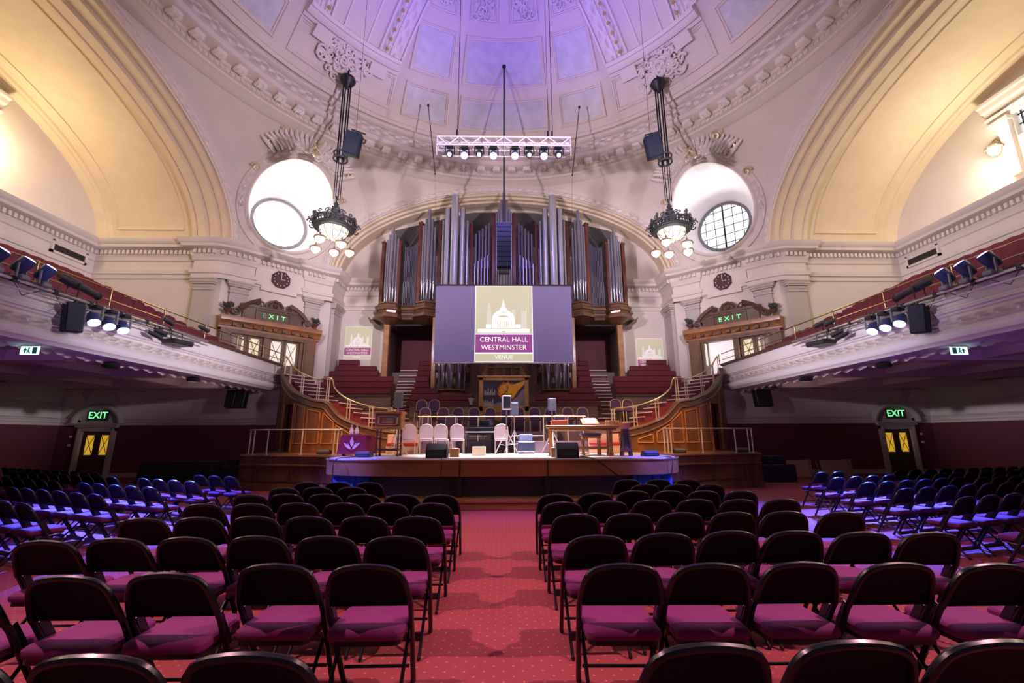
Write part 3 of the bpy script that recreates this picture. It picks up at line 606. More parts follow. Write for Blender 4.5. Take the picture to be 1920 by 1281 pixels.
# ================================================= FOLDING CHAIRS
cblack=mat('glossy black enamel',(.007,.007,.010),.3,coat=.1,spec=.4)
cpanel=mat('black back panel',(.007,.007,.011),.55,spec=.1)
plum=mat('plum seat cloth',(.17,.006,.11),.8,bump=.25,bscale=260,noise=.12,nscale=9)
chrome=mat('chrome rivet',(.6,.6,.6),.25,1)
def make_chair(label,group):
    r=root('folding_chair',(0,0,0),label,'chair',group)
    W=.262; zt=.885
    def arch(x,y0,z0,ins=0):   # bent tube: foot, up, rounded top
        left=[(-.235,.27,.014),(-.24,.255,.03),(-.264,-.075,.585)]
        for w_,z_ in ((-.264,.61),(-.257,.66),(-.248,.71),(-.237,.755),(-.222,.793),(-.200,.822),(-.168,.842),(-.125,.855),(-.065,.864)): left.append((w_,-.09-.135*((z_-.60)/.27),z_))
        return left+[(0,-.225,.868)]+[(-p[0],p[1],p[2]) for p in reversed(left)]
    P=arch(0,0,0)
    q=MB(); q.tube(P,.018,8)
    for s in (-1,1): q.cbox((s*.246,.02,.49),(.008,.05,.26),rx=R(32))
    for s in (-1,1): q.sphere((s*.235,.268,.016),.02,8)
    obj('frame',q,cblack,r)
    # back panel: dished sheet inside the bend
    q=MB(); T=[p for p in P if p[2]>.605]; nT=len(T)
    def pan(u,v_):
        a=T[int(u*(nT-1)+.5)]; x=a[0]*.97; top=a; base=V((x,-.090,.615)); t=V(top); t.x*=.97
        p=base.lerp(t,v_); p.y+= -.0+.012*(1-(x/.26)**2)*sin(PI*min(1,v_)) ; return p
    n=nT-1; q.grid(pan,n,5); f_=[tuple(reversed(x)) for x in q.f]; v2=[(a,b+.014,c) for a,b,c in q.v]; q.add(v2,[f for f in f_])
    q.tube([(-.25,-.086,.612),(.25,-.086,.612)],.012,6)
    for s in (-1,1): q.sphere((s*.2,-.118,.66),.008,6)
    bk=obj('backrest',q,cpanel,r)
    # seat: padded cushion on a pan
    def rr(w,y0,y1,rf,rb,z):
        o=[]
        for cx,cy,a0,rad in ((w-rf,y1-rf,0,rf),(-w+rf,y1-rf,90,rf),(-w+rb,y0+rb,180,rb),(w-rb,y0+rb,270,rb)):
            for k in range(5): a=R(a0+22.5*k); o.append((cx+rad*cos(a),cy+rad*sin(a),z))
        return o
    q=MB(); Ls=[rr(.205,-.155,.245,.05,.03,.435),rr(.232,-.175,.27,.075,.05,.438),rr(.238,-.18,.275,.08,.05,.455),rr(.236,-.178,.272,.078,.05,.478),rr(.222,-.165,.258,.07,.05,.492),rr(.16,-.11,.2,.05,.04,.498)]
    vs=[p for l in Ls for p in l]; M_=20; q.add(vs,[(i*M_+j,i*M_+(j+1)%M_,(i+1)*M_+(j+1)%M_,(i+1)*M_+j) for i in range(5) for j in range(M_)]+[tuple(range(5*M_,6*M_))])
    obj('seat',q,plum,r)
    q=MB(); a=rr(.222,-.165,.255,.07,.05,.405); b=rr(.222,-.165,.255,.07,.05,.437); q.add(a+b,[(j,(j+1)%20,20+(j+1)%20,20+j) for j in range(20)]+[tuple(range(19,-1,-1))])
    obj('seat_frame',q,cblack,r)
    for s in (-1,1):
        q=MB(); q.tube([(s*.222,.14,.405),(s*.222,-.02,.22),(s*.222,-.20,.015)],.0125,6); q.sphere((s*.222,-.202,.018),.019,6); obj('leg',q,cblack,r)
        q=MB(); q.sphere((s*.262,-.072,.585),.013,6); q.sphere((s*.25,.04,.40),.014,6); q.tube([(s*.25,.04,.40),(s*.235,.17,.41)],.009,5); obj('hinge',q,chrome,r)
    q=MB(); q.box(-.222,.222,-.135,-.10,.105,.155); q.tube([(-.22,.19,.14),(.22,.19,.14)],.01,6); obj('stretcher',q,cblack,r)
    return r
CH=make_chair('x','folding chairs in the rows left of the centre aisle'); used=[0]
ORD=['first','second','third','fourth','fifth','sixth','seventh','eighth','ninth','tenth','eleventh','twelfth']
KS=.75/.84
def chair(x,y,rz,label,group,sc_=(.985,1,1)):
    # x,y: plan position of the top of the back
    dx,dy=-(-.227)*-sin(rz)*1, .227*cos(rz)
    k=sc_[1]; r=place(CH,used[0],(x-.227*k*sin(rz),y+.227*k*cos(rz),0),rz,label,group); r.scale=sc_; used[0]=1
def block(rows,side):
    grp='folding chairs in the rows %s of the centre aisle'%side
    for ri,row in enumerate(rows):
        row=sorted(row,key=lambda p:abs(p[0]))
        for ci,(x,y) in enumerate(row):
            rz=0
            rw='nearest row' if ri==0 else (ORD[ri]+' row' if ri<6 else ('short front row' if ri==7 else 'short next-to-front row'))
            lab='black folding chair %s of the aisle, %s, %s from the aisle'%(side,rw,ORD[ci])
            rr_=random.Random(ri*31+ci+(7 if side=='left' else 0))
            chair(x*KS,y*KS,R(rr_.uniform(-1.6,1.6)),lab,grp)
LB=[[(-1.05,2.0),(-1.67,2.0),(-2.29,2.0)],
 [(-.95,3.25),(-1.59,3.28),(-2.20,3.10),(-2.79,3.05),(-3.42,2.95)],
 [(-.96,4.11),(-1.58,4.14),(-2.21,4.17),(-2.81,4.14),(-3.4,4.12),(-3.95,4.05)],
 [(-.96,5.09),(-1.56,5.12),(-2.18,5.14),(-2.79,5.17),(-3.38,5.13),(-3.96,5.1)],
 [(-.96,6.08),(-1.55,6.11),(-2.16,6.15),(-2.78,6.18),(-3.37,6.14),(-4.0,6.13)],
 [(-.97,6.83+.1),(-1.56,6.96),(-2.18,7.05),(-2.79,7.12),(-3.4,7.15),(-3.92,7.09)],
 [(-2.69,8.04),(-3.3,8.07),(-3.86,8.01)],
 [(-2.63,8.85),(-3.25,8.91),(-3.86,8.94)]]
RB=[[(.87,2.03),(1.51,2.04),(2.12,2.03)],
 [(.82,3.21),(1.43,3.2),(2.07,3.21),(2.72,3.17),(3.35,3.13),(3.97,3.1)],
 [(.83,4.09),(1.46,4.16),(2.1,4.23),(2.69,4.21),(3.27,4.14),(3.87,4.1)],
 [(.82,5.17),(1.43,5.18),(2.05,5.23),(2.66,5.24),(3.28,5.26),(3.9,5.19)],
 [(.79,6.09),(1.43,6.16),(2.05,6.24),(2.68,6.28),(3.26,6.24),(3.88,6.26)],
 [(.8,6.92),(1.42,7.0),(2.1,7.28),(2.67,7.25),(3.22,7.23),(3.81,7.2)],
 [(2.6,8.24),(3.19,8.21),(3.78,8.18)],[(2.53,9.17),(3.15,9.14),(3.75,9.11)]]
block(LB,'left'); block(RB,'right')
# angled side blocks: (inner end x,y), slope angle, count, words
def side(side_,rows):
    sx=-1 if side_=='left' else 1
    for (x,y,ang,n,sp,words) in rows:
        for i in range(n):
            px=x+sx*sp*i*cos(R(ang)); py=y+sp*i*sin(R(ang))
            rz=R(ang)*(-1 if sx<0 else 1)
            lab=('black' if 'outer' in words else 'violet-lit')+' folding chair, %s side block, %s, %s from inner end'%(side_,words,ORD[i])
            chair(px,py,rz,lab,'angled folding chairs on the %s side'%side_,(.915,.92,.92))
side('left',[(-6.08,10.1,24,3,.53,'front angled row'),(-6.25,9.11,24,4,.53,'second angled row'),(-6.22,8.04,24,5,.53,'third angled row'),
 (-6.31,7.11,24,6,.535,'fourth angled row'),(-6.43,6.2,24,4,.54,'fifth angled row'),(-6.5,5.3,24,3,.54,'sixth angled row'),
 (-8.75,10.2,25,10,.535,'outer second row'),(-9.34,9.5,25,9,.535,'outer third row'),(-9.85,8.75,25,7,.535,'outer fourth row'),(-10.3,11.5,26,11,.535,'outermost back row')])
side('right',[(7.52,10.46,18,2,.535,'front angled row'),(6.92,9.19,18,4,.535,'second angled row'),(6.74,8.21,18,6,.545,'third angled row'),
 (6.55,7.24,17,7,.55,'fourth angled row'),(6.48,6.23,17,5,.55,'fifth angled row'),(6.42,5.25,17,3,.55,'sixth angled row'),
 (9.5,9.95,16,8,.54,'outer second row'),(9.85,9.06,16,8,.54,'outer third row'),(10.2,8.2,16,6,.54,'outer fourth row'),(9.85,10.95,15,10,.54,'outermost back row')])
# ================================================= STAGE, PLATFORMS, CHOIR
purp=mat('dark stage panelling',(.05,.04,.05),.6)
stg=mat('pale stage floor',(.55,.46,.42),.45,noise=.15,nscale=2,stretch=(.3,3,1))
bluec=mat('blue skirt cloth',(.015,.13,.50),.8)
# front edge of the stage in plan
ED=[(-4.75,13.7),(-4.85,12.9),(-4.85,12.35),(-4.6,11.85),(-4.15,11.5),(-3.4,11.28),(-2.4,11.12),(-1.2,11.04),(0,11.0),(1.2,11.04),(2.4,11.12),(3.4,11.28),(4.15,11.5),(4.6,11.85),(4.85,12.35),(4.85,12.9),(4.75,13.7)]
stage=root('stage',(0,12,0),'curved wooden concert stage with light oak fascia','stage')
q=MB(); vs=[(x,y,1.1) for x,y in ED]+[(4.75,15.7,1.1),(-4.75,15.7,1.1)]; q.add(vs,[tuple(range(len(vs)))]); obj('stage_floor',q,stg,stage)
q=MB(); q.sweep([(-.05,1.1),(.02,1.1),(.03,1.08),(.02,1.05),(0,1.04),(0,.70),(-.1,.69)],plan(ED)); obj('fascia',q,wood2,stage)
q=MB()
for x in (-1.08,1.08): q.box(x-.012,x+.012,11.0,11.06,.7,1.1)
obj('fascia_joint',q,black,stage)
q=MB(); In=[(x*.95,y+.22) for x,y in ED]; q.sweep([(0,.7),(0,.0)],plan(In)); obj('underside_panelling',q,purp,stage)
q=MB()
for sx in (-1,1):
    pts=[(x*.965,y+.12) for x,y in ED if (x*sx>3.0)]
    pl=[]
    for a,b in zip(pts[:-1],pts[1:]):
        for k in range(8): pl.append((a[0]+(b[0]-a[0])*k/8+.02*sin(k*1.6)*1,a[1]+(b[1]-a[1])*k/8+.03*sin(k*2.4)))
    q=MB(); q.sweep([(0,.68),(.0,.02)],plan(pl)); obj('skirt_cloth',q,bluec,stage)
q=MB()
for x in (-1.08,1.08): q.box(x-.06,x+.06,11.02,11.2,.2,.69)
obj('support_post',q,black,stage)
q=MB(); q.rbox(-3.0,3.0,10.5,11.4,0,.2,.01); q.box(-3.02,3.02,10.47,11.4,.17,.215); obj('step',q,wood2,stage)
# wings of the platform
for s,nm in ((-1,'left'),(1,'right')):
    W_=[(-4.75,13.6),(-5.6,14.05),(-6.8,14.45),(-8.0,14.62),(-8.55,14.75),(-8.8,15.2),(-9.2,17.0),(-9.9,19.45)]
    f=(lambda L_:[(x,y) for x,y in reversed(L_)]) if s<0 else (lambda L_:[(-x,y) for x,y in L_])
    wg=root('side_platform',(s*7,15,0),'dark panelled side platform with handrail left of the stage' if s<0 else 'dark panelled side platform with handrail right of the stage','platform')
    q=MB(); vs=[(s*-x*-1 if 0 else (x if s<0 else -x),y,1.1) for x,y in W_]+[((x if s<0 else -x),y,1.1) for x,y in ((-5.45,19.1),(-5.45,17.9),(-4.35,17.9),(-4.35,16.7),(-3.95,16.7),(-3.95,15.7),(-4.76,15.7))]; q.add(vs,[tuple(range(len(vs)))]); obj('floor_boards',q,wood,wg)
    WW=f(W_); WW=[(x,y) for x,y in WW]
    if s<0: WW=list(reversed(W_)) 
    WW=plan(WW) 
    q=MB(); q.sweep([(-.05,1.1),(.05,1.1),(.07,1.06),(.03,1.02),(.02,.82),(.05,.8),(.05,.76),(0,.74),(0,.22),(.04,.2),(.06,.0)],WW); obj('front_panelling',q,wood,wg)
    q=MB()
    for (pa,na,_),(pb,nb,_) in zip(WW[:-1],WW[1:]):
        L_=(pb-pa).length; d=(pb-pa).normalized(); n_=V((d.y,-d.x,0)); k=max(1,int(L_/.95))
        for i in range(k):
            c_=pa+d*(L_*(i+.5)/k)+n_*.02; w_=L_/k-.14; an=math.atan2(d.y,d.x)
            for dz,h in ((.30,.03),(.68,.03)): q.cbox((c_.x,c_.y,dz),(w_,.03,h),rz=an)
            for e in (-1,1): cc=c_+d*(e*w_/2); q.cbox((cc.x,cc.y,.49),(.03,.03,.41),rz=an)
    obj('panel_moulding',q,woodd,wg)
    rl=root('platform_rail',(s*7,14.6,1.1),'white-posted handrail around the %s side platform'%nm,'railing')
    rp=[(-5.15,14.2),(-6.8,14.55),(-8.0,14.7),(-8.45,14.85),(-8.75,15.6)]
    q=MB(); q.tube([(s*-x*-1 if 0 else (x if s<0 else -x),y,1.9) for x,y in rp],.022,8); obj('handrail',q,alu,rl)
    for (x,y) in [(-5.2,14.25),(-5.33,14.3),(-5.45,14.33),(-6.55,14.5),(-7.75,14.68),(-8.25,14.78),(-8.62,15.2)]:
        q=MB(); q.tube([((x if s<0 else -x),y,1.1),((x if s<0 else -x),y,1.9)],.022,8); q.cbox(((x if s<0 else -x),y,1.11),(.08,.08,.02)); obj('post',q,mat('pale post',(.62,.56,.52),.4,.3) if x==-5.2 and s<0 else bpy.data.materials['pale post'],rl)
# curved panelled stair screens
PS=[(-9.9,19.4),(-9.57,18.83),(-8.78,17.93),(-8.2,17.45),(-7.38,17.07),(-6.8,16.83),(-6.49,16.73),(-6.12,16.61),(-5.53,16.41),(-5.0,16.3),(-4.37,16.17),(-3.9,16.1)]
ZS=[4.62,4.28,3.64,3.31,3.02,2.92,2.65,2.35,2.10,1.94,1.82,1.76]
RPn=[(-9.9,19.4,5.2),(-9.36,18.5,5.05),(-8.75,17.9,4.53),(-8.04,17.38,4.14),(-7.32,17.05,3.9),(-6.7,16.8,3.89),(-6.5,16.73,3.50),(-6.08,16.59,3.16),(-5.49,16.4,2.91),(-4.84,16.27,2.74),(-4.05,16.11,2.65)]
def smooth(P,n=5):
    P=[V(p) for p in P]; out=[]
    for i in range(len(P)-1):
        a,b,c,d=P[max(i-1,0)],P[i],P[i+1],P[min(i+2,len(P)-1)]
        for k in range(n):
            t=k/n; out.append(.5*((2*b)+(c-a)*t+(2*a-5*b+4*c-d)*t*t+(3*b-a-3*c+d)*t**3))
    out.append(P[-1]); return out
for s,nm in ((-1,'left'),(1,'right')):
    sx=lambda p:V((p[0] if s<0 else -p[0],p[1],p[2]))
    S3=smooth([(*p,z) for p,z in zip(PS,ZS)])
    st=root('curved_staircase',(s*7,17,1.1),'curved oak panelled staircase with brass handrail on the %s of the platform'%nm,'staircase')
    # wall with a doorway between x -8.95 and -8.35
    q=MB()
    for a,b in zip(S3[:-1],S3[1:]):
        mx=(a.x+b.x)/2
        zb=2.95 if -9.0<mx<-8.32 else 1.1
        A,B=sx(a),sx(b); n_=V((B-A).yx.to_3d()); d=(B-A); d.z=0; d.normalize(); n_=V((d.y,-d.x,0))*(.06)
        if s<0: n_=-n_
        n_=-n_ if n_.y>0 else n_
        z1a,z1b=A.z,B.z
        pts=[]
        for P_,z1 in ((A,z1a),(B,z1b)):
            for o_ in (n_,-n_): pts+= [V((P_.x+o_.x,P_.y+o_.y,zb)),V((P_.x+o_.x,P_.y+o_.y,z1))]
        q.add(pts,[(0,1,5,4),(2,6,7,3),(1,3,7,5),(0,4,6,2),(0,2,3,1),(4,5,7,6)])
    obj('panelling',q,wood,st)
    q=MB(); SF=[]
    for i,p in enumerate(S3):
        a=S3[max(0,i-1)];b=S3[min(len(S3)-1,i+1)]; d=sx(b)-sx(a); d.normalize(); h=V((d.y,-d.x,0)).normalized(); h=-h if h.y>0 else h
        SF.append((sx(p),h,d.cross(h) if d.cross(h).z>0 else -d.cross(h)))
    q.sweep([(-.1,.0),(-.1,.09),(.0,.11),(.13,.09),(.15,.03),(.09,-.02),(.08,-.16),(.12,-.2),(.07,-.24),(-.1,-.24)],SF,pclosed=True,cap=True); obj('capping',q,woodd,st)
    # framed panels following the curve
    q=MB()
    def onS(f):
        x=f; 
        for a,b in zip(S3[:-1],S3[1:]):
            if a.x<=x<=b.x: t=(x-a.x)/(b.x-a.x); return a.lerp(b,t)
        return S3[-1]
    for x0,x1 in ((-9.55,-9.12),(-8.2,-7.75),(-7.6,-7.02),(-6.88,-6.4),(-6.28,-5.72),(-5.55,-4.95)):
        a,b=onS(x0),onS(x1); bot=1.42
        for (p0,z0,p1,z1) in ((a,bot,b,bot),(a,a.z-.38,b,b.z-.38),(a,bot,a,a.z-.38),(b,bot,b,b.z-.38)):
            A,B=sx(p0),sx(p1); off=V((0,-.085,0)); q.tube([V((A.x,A.y,z0))+off,V((B.x,B.y,z1))+off],.026,4)
    P0=[sx(onS(x)) for x in (-9.1,-8.9,-8.7,-8.5,-8.25)]
    obj('panel_moulding',q,wood2,st)
    q=MB(); a,b=sx(onS(-9.02)),sx(onS(-8.30))
    q.tube([V((a.x,a.y-.09,1.1)),V((a.x,a.y-.09,3.0)),V((b.x,b.y-.09,3.0)),V((b.x,b.y-.09,1.1))],.05,4); obj('door_frame',q,wood2,st)
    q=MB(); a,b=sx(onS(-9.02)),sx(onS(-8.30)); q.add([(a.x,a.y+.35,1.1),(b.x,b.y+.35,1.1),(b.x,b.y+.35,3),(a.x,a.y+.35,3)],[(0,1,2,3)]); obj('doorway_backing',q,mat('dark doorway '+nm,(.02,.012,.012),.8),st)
    # kick board
    # brass handrail and balusters
    rl=st
    RR=[sx(p) for p in smooth(RPn)]; q=MB(); q.tube(RR,.03,8); obj('handrail',q,brass,rl)
    def onR(x):
        for a,b in zip(RPn[:-1],RPn[1:]):
            if a[0]<=x<=b[0]: t=(x-a[0])/(b[0]-a[0]); return a[2]+(b[2]-a[2])*t
        return RPn[-1][2]
    for x in (-9.5,-8.95,-8.85,-8.1,-8.0,-7.3,-7.2,-6.85,-6.75,-5.9,-5.78,-4.98,-4.86,-4.1,-4.0):
        p=onS(x); zt=onR(x); q=MB(); P_=sx(p); q.tube([(P_.x,P_.y,p.z+.05),(P_.x,P_.y,zt)],.02,6); q.cbox((P_.x,P_.y,p.z+.11),(.07,.07,.03)); q.cbox((P_.x,P_.y,zt-.04),(.09,.06,.03)); obj('baluster',q,mat('pale metal baluster',(.60,.52,.44),.35,.6) if (x==-9.5 and s<0) else bpy.data.materials['pale metal baluster'],rl)
    # flights of steps behind the screen
    fs=st
    q=MB(); q2_=MB()
    segs=[((-4.9,17.0),(-6.5,17.4),2.0,2.95,5),((-7.2,17.7),(-9.3,19.2),2.95,4.3,7)]
    for (a,b,z0,z1,n) in segs:
        a=V(a);b=V(b); d=(b-a)/n; an=math.atan2(d.y,d.x)
        for i in range(n):
            c_=a+d*(i+.5); z=z0+(z1-z0)*(i+1)/n; cx=c_.x if s<0 else -c_.x; rz=an if s<0 else -an
            q.cbox((cx,c_.y,(1.1+z)/2),(d.length,1.1,z-1.1),rz=rz)
            e=c_-d*.5; ex=e.x if s<0 else -e.x; q2_.cbox((ex,e.y,z),(.035,1.1,.035),rz=rz)
    q.box(min(s*6.5,s*7.2),max(s*6.5,s*7.2),17.1,18.3,1.1,2.95)
    obj('tread',q,redfab,fs); obj('nosing',q2_,mat('pale nosing',(.75,.70,.66),.5) if s<0 else bpy.data.materials['pale nosing'],fs)
# risers for players
q=MB()
for z,y0,y1,hx in ((1.5,16.45,16.7,3.9),(1.85,16.7,17.9,4.3),(2.25,17.9,18.7,5.4)): q.box(-hx,hx,y0,18.7,1.104,z)
q.box(-3.9,-1.65,15.2,16.45,1.104,1.5); q.box(.4,3.9,15.2,16.45,1.104,1.5)
obj('platform_risers',q,mat('violet grey riser',(.16,.10,.14),.6),label='stepped dark risers at the rear of the stage',cat='platform')
# choir terraces
q=MB(); q2_=MB()
def rowY(m): return 19.2+.75*m
def rowZ(m): return 3.22+.37*m+.003*m*m
for m in range(8): q.box(-9.4,9.4,rowY(m)-.0,26.2 if m==7 else rowY(m)+.80,1.1,rowZ(m)-.72)
obj('choir_terrace',q,woodd,kind='structure')
cp=mat('worn oak parapet',(.26,.16,.12),.5,noise=.4,nscale=4,stretch=(.2,1,1))
for nm,x0,x1,y,z0,z1 in (('left',-9.3,-5.25,20.2,2.4,3.48),('centre',-4.1,4.1,19.05,2.2,2.98),('right',5.25,9.3,20.2,2.4,3.48)):
    w_=root('choir_parapet',((x0+x1)/2,y,z0),'oak parapet board in front of the %s choir benches'%nm,'panel'); q=MB(); q.box(x0,x1,y-.06,y+.04,z0,z1); obj('board',q,cp,w_)
    q=MB(); q.box(x0-.02,x1+.02,y-.12,y+.08,z1,z1+.05); q.box(x0,x1,y-.09,y-.06,z0+.25,z0+.3); obj('ledge',q,woodd,w_)
q=MB(); q.box(-7.0,-5.5,19.12,19.2,2.1,2.75); q.box(5.5,7.0,19.12,19.2,2.1,2.75); obj('wall_platform_back',q,mat('mauve boarding',(.26,.17,.19),.6),kind='structure')
def bench(x0,x1,m,lab,grp):
    y=rowY(m)-(.4 if m==7 and abs(x0+x1)>14 else 0); zt=rowZ(m); b_=root('choir_bench',((x0+x1)/2,y,zt-.72),lab,'bench',grp)
    q=MB(); n=max(1,int((x1-x0)/1.1))
    q.rbox(x0,x1,y+.20,y+.34,zt-.29,zt,.03); obj('backrest',q,redfab,b_)
    q=MB(); q.rbox(x0,x1,y-.04,y+.24,zt-.44,zt-.34,.03); obj('seat',q,redfab,b_)
    q=MB(); q.box(x0+.01,x1-.01,y+.26,y+.34,zt-.5,zt-.28); q.box(x0+.03,x1-.03,y-.02,y+.2,zt-.72,zt-.44); q.box(x0,x1,y+.34,y+.37,zt-.72,zt-.08); obj('base',q,woodd,b_)
nth=lambda k: ORD[k]
for s,nm in ((-1,'left'),(1,'right')):
    k=0
    for m in range(2,8):
        xi=(5.35-.02*m,5.35,5.5,5.6,5.75,6.7,8.0,8.2)[m]; xo=9.35
        if m>=5: xi=6.75 if m<6 else 7.0
        if m==7: xi,xo=8.2,9.35
        if m==6: xi,xo=7.1,9.35
        a,b_=(-xo,-xi) if s<0 else (xi,xo)
        bench(a,b_,m,'long red choir bench on the outer %s, %s row from the bottom'%(nm,nth(k)),'outer %s choir benches'%nm); k+=1
    for m in range(0,8):
        xo=(4.35,4.4,4.45,4.5,4.6,4.7,4.8,4.9)[m]; xi=(1.35,1.45,3.2,3.75,3.95,3.95,3.95,3.95)[m]
        a,b_=(-xo,-xi) if s<0 else (xi,xo)
        bench(a,b_,m,'dark red choir bench under the organ on the %s, %s row from the bottom'%(nm,nth(m)),'inner %s choir benches'%nm)
    # aisle steps
    a_=root('choir_aisle_steps',(s*4.9,21,2.4),'narrow aisle of pale-edged steps climbing through the %s choir benches'%nm,'stairs')
    q=MB(); q2_=MB()
    for i in range(15):
        y=19.15+.42*i; z=2.45+.215*i; c_=4.55+.055*i; w_=.42+.02*i
        q.box(min(s*(c_-w_),s*(c_+w_)),max(s*(c_-w_),s*(c_+w_)),y,y+.5,z-.5,z); q2_.box(min(s*(c_-w_),s*(c_+w_)),max(s*(c_-w_),s*(c_+w_)),y-.03,y+.03,z-.03,z+.012)
    obj('tread',q,redfab,a_); obj('nosing',q2_,bpy.data.materials['pale nosing'],a_)
# ================================================= ORGAN
pipe_m=mat('spotted metal pipe',(.36,.35,.43),.32,.9)
pipe_d=mat('dark upper pipe',(.30,.28,.40),.35,.85)  # darker metal tone for the upper pipes
org=root('pipe_organ',(0,23.4,8),'large pipe organ with silver pipes in a dark mahogany case','organ')
def pipe(x,y,z0,z1,r,m_=pipe_m,foot=None,parent=org):
    q=MB(); f_=foot if foot is not None else min(.9,(z1-z0)*.2)
    q.lathe([(r*.22,z0),(r*.3,z0+.02),(r*.97,z0+f_),(r*1.04,z0+f_+.01),(r,z0+f_+.03),(r,z1),(r*1.03,z1+.01),(r*.9,z1+.01),(r*.88,z1-.25)],(x,y,0),14)
    if foot!=0:   # mouth
        q.add([(x-r*.62,y-r*.86,z0+f_+.02),(x+r*.62,y-r*.86,z0+f_+.02),(x,y-r*1.1,z0+f_+r*2.6)],[(0,1,2)])
    obj('pipe',q,m_,parent)
def post(x0,x1,y0,y1,z0,z1):
    q=MB(); q.rbox(min(x0,x1),max(x0,x1),y0,y1,z0,z1,.02); q.rbox(min(x0,x1)-.03,max(x0,x1)+.03,y0-.03,y1+.03,z1-.03,z1+.09,.02); q.sphere(((x0+x1)/2,(y0+y1)/2,z1+.16),.06,8); obj('case_post',q,mahog,org)
for s in (-1,1):
    P_=lambda x:s*x
    for i,(dx,zt) in enumerate(((-.3,12.85),(-.16,13.05),(0,13.45),(.16,13.05),(.3,12.75))):
        pipe(s*(6.4+dx),23.25-.16*cos(dx/.3*1.4),8.93,zt,.075 if i!=2 else .095)
    for i in range(10):
        x=5.86-.085*i; z=9.0-.03*i
        y=24.0-.18*sin(PI*i/9)*-1
        pipe(s*x,y,8.55,10.45+.09*i,.036,pipe_m,.5); 
        pipe(s*x,y+.1,10.2,12.75+.004*i*i+.012*i,.038,pipe_d,0)
    for i,(dx,zt) in enumerate(((.32,13.6),(.17,13.95),(0,14.55),(-.17,13.95),(-.32,13.5))):
        pipe(s*(4.3+dx),23.1-.18*cos(dx/.32*1.4),9.15,zt,.078 if i!=2 else .098)
    for x,y,zt,r in ((3.42,22.65,13.7,.085),(3.17,22.45,14.35,.16),(2.76,22.3,15.1,.215),(2.34,22.45,14.35,.16),(2.08,22.65,13.7,.085)):
        pipe(s*x,y,3.98,zt,r,pipe_m,1.35)
    for i in range(5):
        x=1.7-.19*i; pipe(s*x,23.6,8.4,11.5+.13*i,.055,pipe_m,.6); pipe(s*(x-.05),23.75,11.3,13.45+.18*i,.055,pipe_d,0)
    for x0,x1,z0,z1 in ((6.84,7.02,8.0,12.6),(5.92,6.08,8.0,12.6),(4.72,4.95,8.0,13.85),(3.62,3.82,8.0,13.8),(1.82,1.98,5.4,13.8),(.50,.70,5.4,14.45)):
        post(s*x0,s*x1,23.2,23.5,z0,z1)
    # moulded bracket cornice carrying the towers
    ln=[(7.35,23.75),(7.05,23.45),(6.9,22.95),(6.4,22.72),(5.95,22.95),(5.8,23.5),(4.95,23.5),(4.85,22.85),(4.3,22.55),(3.8,22.85),(3.65,23.3)]
    pts=[(-s*-1*-x if False else s*x,y) for x,y in ln]
    pts=pts if s<0 else list(reversed(pts))
    q=MB(); q.sweep([(-.5,8.95),(.02,8.95),(.04,8.86),(-.02,8.82),(-.02,8.7),(.05,8.66),(.1,8.55),(.1,8.5),(.02,8.46),(.0,8.36),(.08,8.3),(.16,8.14),(.16,8.06),(.05,8.02),(-.1,7.95),(-.35,7.78),(-.6,7.75)],plan(pts),cap=True)
    q.sweep([(-.3,9.0),(-.3,8.6)],plan(pts)); obj('bracket_cornice',q,mat('turned oak cornice',(.17,.075,.035),.38,noise=.3,nscale=4,coat=.3) if s<0 else bpy.data.materials['turned oak cornice'],org)
    q=MB(); q.add([(s*7.3,23.5,8.02),(s*7.65,23.5,8.3),(s*7.5,23.5,7.95),(s*6.9,23.5,7.7),(s*7.3,23.8,8.02),(s*7.65,23.8,8.3),(s*7.5,23.8,7.95),(s*6.9,23.8,7.7)],[(0,1,2,3),(7,6,5,4),(0,4,5,1),(1,5,6,2),(2,6,7,3)]); obj('carved_ear',q,woodd,org)
    # support posts and pedestals of the big pedal towers
    q=MB(); q.rbox(min(s*6.35,s*6.65),max(s*6.35,s*6.65),23.3,23.6,4.2,7.9,.02); obj('support_post',q,wood2,org)
    q=MB(); q.rbox(min(s*3.62,s*3.85),max(s*3.62,s*3.85),22.6,22.9,3.2,8.0,.02); obj('support_post',q,wood2,org)
    q=MB(); q.lathe([(.0,4.02),(.82,4.02),(.86,3.97),(.80,3.9),(.74,3.88),(.74,3.6),(.80,3.55),(.78,3.5),(.62,3.38),(.62,2.9)],(s*2.75,22.55,0),28); obj('tower_pedestal',q,wood,org)
for i in range(7):
    dx=(-.42,-.3,-.16,0,.16,.3,.42)[i]; pipe(dx,22.75-.2*cos(dx*2.5),8.3,(14.3,14.45,14.95,15.42,14.95,14.45,14.3)[i],(.05,.06,.075,.085,.075,.06,.05)[i])
q=MB(); q.box(-1.8,1.8,23.25,23.4,2.6,8.6); q.box(-3.6,3.6,23.9,24.0,8.0,9.2); q.box(-1.85,1.85,23.1,23.3,8.2,8.45); q.box(-7.0,-3.6,23.9,24,8.0,8.6); q.box(3.6,7.0,23.9,24,8.0,8.6); obj('case_panelling',q,wood,org)
q=MB(); q.box(-1.62,1.62,24.3,24.4,8,13.6); q.box(-6.6,6.6,23.55,26.2,7.75,7.85); obj('case_interior',q,mat('dark organ interior',(.05,.035,.035),.8),org)
q=MB()
for k in range(4):
    x=-.92+.46*k; q.box(x+.02,x+.06,23.17,23.25,4.75,5.35); q.box(x+.4,x+.44,23.17,23.25,4.75,5.35); q.box(x+.02,x+.44,23.17,23.25,5.32,5.38); q.box(x+.02,x+.44,23.17,23.25,4.72,4.78)
